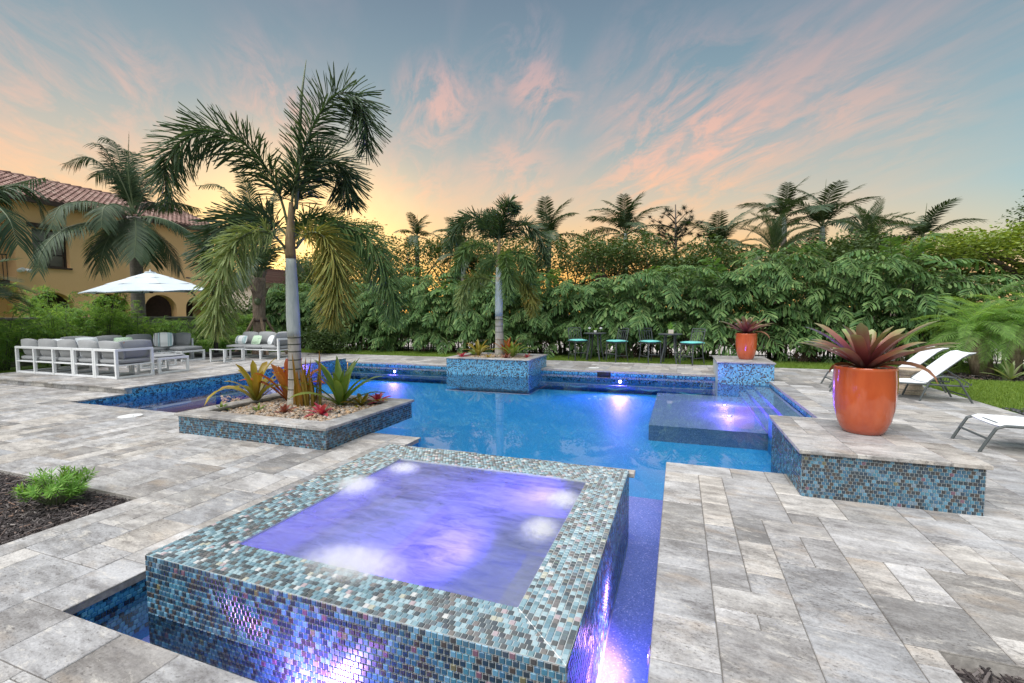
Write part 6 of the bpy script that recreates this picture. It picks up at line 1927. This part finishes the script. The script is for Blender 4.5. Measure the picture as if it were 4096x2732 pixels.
# ------------------------------------------------------------------ right: pygmy date palm and border plants
t = thing('pygmy_palm', 'bushy bright green pygmy date palm behind the loungers at right', 'palm tree', (7.3, 14.3, -.03))
r = random.Random(200)
PG = []
for k in range(4):
    mb = MB(); frond(mb, arch(1.45, .85, 1.0 + .08 * k, yaw=r.uniform(-.2, .2)), 96, .25, .0105, 'flat', r, .10, .009, .32, .55, .15, 12); PG.append(mb.mesh('frond', ['pygmy_leaf', 'palm_stem']))
for bx, by, hz in ((-.6, -.1, .95), (.3, .0, 1.15), (1.2, .2, .95), (-.1, .55, 1.1), (1.9, .5, 1.0)):
    MB().tube([(bx * .7, by * .7, 0), (bx * .9, by * .9, hz * .5), (bx, by, hz)], [.15, .13, .15], 9).build('trunk', 'rough_trunk', t, True)
    for k in range(34):
        q = k / 33
        place(PG[k % 4], 'frond', t, (bx, by, hz), (r.uniform(-.2, .2), R(-62 + 92 * q + r.uniform(-8, 8)), k * 2.39996 + r.uniform(-.3, .3)), r.uniform(.75, 1.0))
    for k in range(10):
        a = k * 2.4
        mb = MB(); strap(mb, L=.28, w=.05, lean=.5, bend=.3, az=a, tip='point', fold=.4, seg=4, base=(bx * .9 + .13 * math.cos(a), by * .9 + .13 * math.sin(a), hz * (.35 + .05 * k)))
        mb.build('leaf_base', 'rough_trunk', t)
for i, (x, y) in enumerate(((7.05, 13.45), (7.9, 13.3), (6.2, 14.3))):
    bromeliad(('variegated spiky plant in the dark mulch below the pygmy palm', 'variegated spiky plant at the right edge of the mulch', 'variegated spiky plant behind the upright lounger')[i], (x, y, -.0), 'variegated_leaf', rosette(18, .62, .06, (.1, 1.2), (.15, .6), 210 + i, 'point'), 'variegated border plants', 210 + i, name='spiky_plant')
# mulch beds
def mulch(name, label, area, z, n, seed, size):
    r = random.Random(seed); mb = MB()
    x0, x1, y0, y1 = area
    mb.quad((x0, y0, z - .02), (x1, y0, z - .02), (x1, y1, z - .02), (x0, y1, z - .02))
    for _ in range(n):
        L, w, h = size * r.uniform(.5, 1.5), size * r.uniform(.10, .26), size * r.uniform(.04, .12)
        M = Matrix.Translation((r.uniform(x0, x1), r.uniform(y0, y1), z + r.uniform(-.012, .012))) @ Matrix.Rotation(r.uniform(0, 6.28), 4, 'Z') @ Matrix.Rotation(r.gauss(0, .28), 4, 'Y') @ Matrix.Rotation(r.gauss(0, .5), 4, 'X')
        mb.add([M @ Vector(p) for p in ((-L / 2, -w / 2, 0), (L / 2, -w * .3, 0), (L / 2 * .9, w / 2, 0), (-L / 2 * .8, w * .4, 0), (-L / 2 * .9, -w * .3, h), (L / 2 * .9, -w * .2, h), (L / 2 * .8, w * .35, h), (-L / 2 * .7, w * .3, h))],
               [(4, 5, 6, 7), (0, 1, 5, 4), (1, 2, 6, 5), (2, 3, 7, 6), (3, 0, 4, 7)])
    o = structure(name, mb.mesh(name, 'bark_mulch'), label); o['kind'] = 'stuff'
mulch('mulch', 'dark bark mulch in the planting bed at left', (-7.4, -4.315, 1.605, 2.478), -.035, 5200, 220, .06)
mulch('mulch', 'dark bark mulch in the bed at the lower right corner', (1.146, 3.0, 1.4, 2.548), -.055, 2600, 221, .06)
mulch('mulch', 'dark mulch under the pygmy date palm', (5.9, 11, 13.2, 16.2), -.0, 3800, 222, .08)
mulch('mulch', 'brown mulch and leaf litter under the bamboo', (-19.3, -16.5, 4, 15.5), -.045, 4500, 223, .10)
r = random.Random(225); mb = MB()
for _ in range(420):
    me, pv, pf = PEB[r.randrange(6)]; s = r.uniform(.03, .06); a = r.uniform(0, 6.28)
    x, y = r.uniform(4.90, 5.5), r.uniform(7.0, 9.45)
    mb.add([(x + (p[0] * math.cos(a) - p[1] * math.sin(a)) * s, y + (p[0] * math.sin(a) + p[1] * math.cos(a)) * s, -.01 + p[2] * s) for p in pv], pf)
structure('pebbles', mb.mesh('pebbles', 'black_stone', True), 'black river pebbles along the right deck edge')['kind'] = 'stuff'
# the small shrub in the mulch
t = thing('shrub', 'small bright green bush with needle leaves in the left mulch bed', 'shrub', (-4.92, 2.22, -.03))
r = random.Random(230); st_ = MB(); v = []; f = []
for k in range(46):
    a = r.uniform(0, 6.28); q = .22 * math.sqrt(r.random()); hh = r.uniform(.10, .25) * (1.15 - q * 1.3)
    e = Vector((q * math.cos(a), q * math.sin(a), hh)); st_.tube([(q * .3 * math.cos(a), q * .3 * math.sin(a), 0), e], [.004, .003], 4)
    ax = Vector((math.cos(a) * q * 2.2, math.sin(a) * q * 2.2, .6)).normalized()
    for j in range(30):
        th = j * 2.4; s1 = ax.orthogonal().normalized(); s2 = ax.cross(s1)
        d = (ax * r.uniform(.25, 1.1) + (s1 * math.cos(th) + s2 * math.sin(th))).normalized()
        p = e + ax * (j / 30 - .6) * .10; L = r.uniform(.045, .085); w = d.cross(ax)
        if w.length < .01: w = s1
        w = w.normalized() * .0055; o = len(v)
        v += [p, p + d * L * .5 + w, p + d * L, p + d * L * .5 - w]; f.append((o, o + 1, o + 2, o + 3))
st_.build('stem', 'palm_stem', t); mb = MB(); mb.add(v, f); mb.build('foliage', 'shrub_leaf', t)
# grass blades
def grass(label, areas, per, seed, h=.05):
    g_ = np.random.default_rng(seed); V = []; n0 = 0
    for x0, x1, y0, y1 in areas:
        n = int((x1 - x0) * (y1 - y0) * per)
        p = np.stack([g_.uniform(x0, x1, n), g_.uniform(y0, y1, n), np.full(n, -.02)], 1)
        a = g_.uniform(0, 2 * np.pi, n); w = .006
        d = np.stack([np.cos(a) * w, np.sin(a) * w, np.zeros(n)], 1)
        tip = np.stack([g_.normal(0, .022, n), g_.normal(0, .022, n), g_.uniform(.5, 1.15, n) * h], 1)
        V.append(np.stack([p - d, p + d, p + tip], 1).reshape(-1, 3))
    V = np.concatenate(V); n = len(V) // 3
    me = bpy.data.meshes.new('grass'); me.vertices.add(len(V)); me.vertices.foreach_set('co', V.ravel())
    me.loops.add(3 * n); me.loops.foreach_set('vertex_index', np.arange(3 * n, dtype=np.int32))
    me.polygons.add(n); me.polygons.foreach_set('loop_start', np.arange(0, 3 * n, 3, dtype=np.int32)); me.update(); me.validate()
    me.materials.append(MATS['grass_blade'])
    structure('grass', me, label)['kind'] = 'stuff'
grass('short green grass strip before the hedge', [(-17, 8, 14.62, 16.3)], 2200, 1, .06)
grass('bright green grass beside the loungers at right', [(4.88, 5.9, 9.3, 14.6), (5.9, 9.5, 9.3, 13.2)], 2600, 2, .055)
grass('green grass left of the terrace', [(-18, -16.12, 4.5, 8.5)], 2200, 3, .055)
print('objects', len(bpy.data.objects), 'tris', sum(len(m.polygons) for m in bpy.data.meshes))
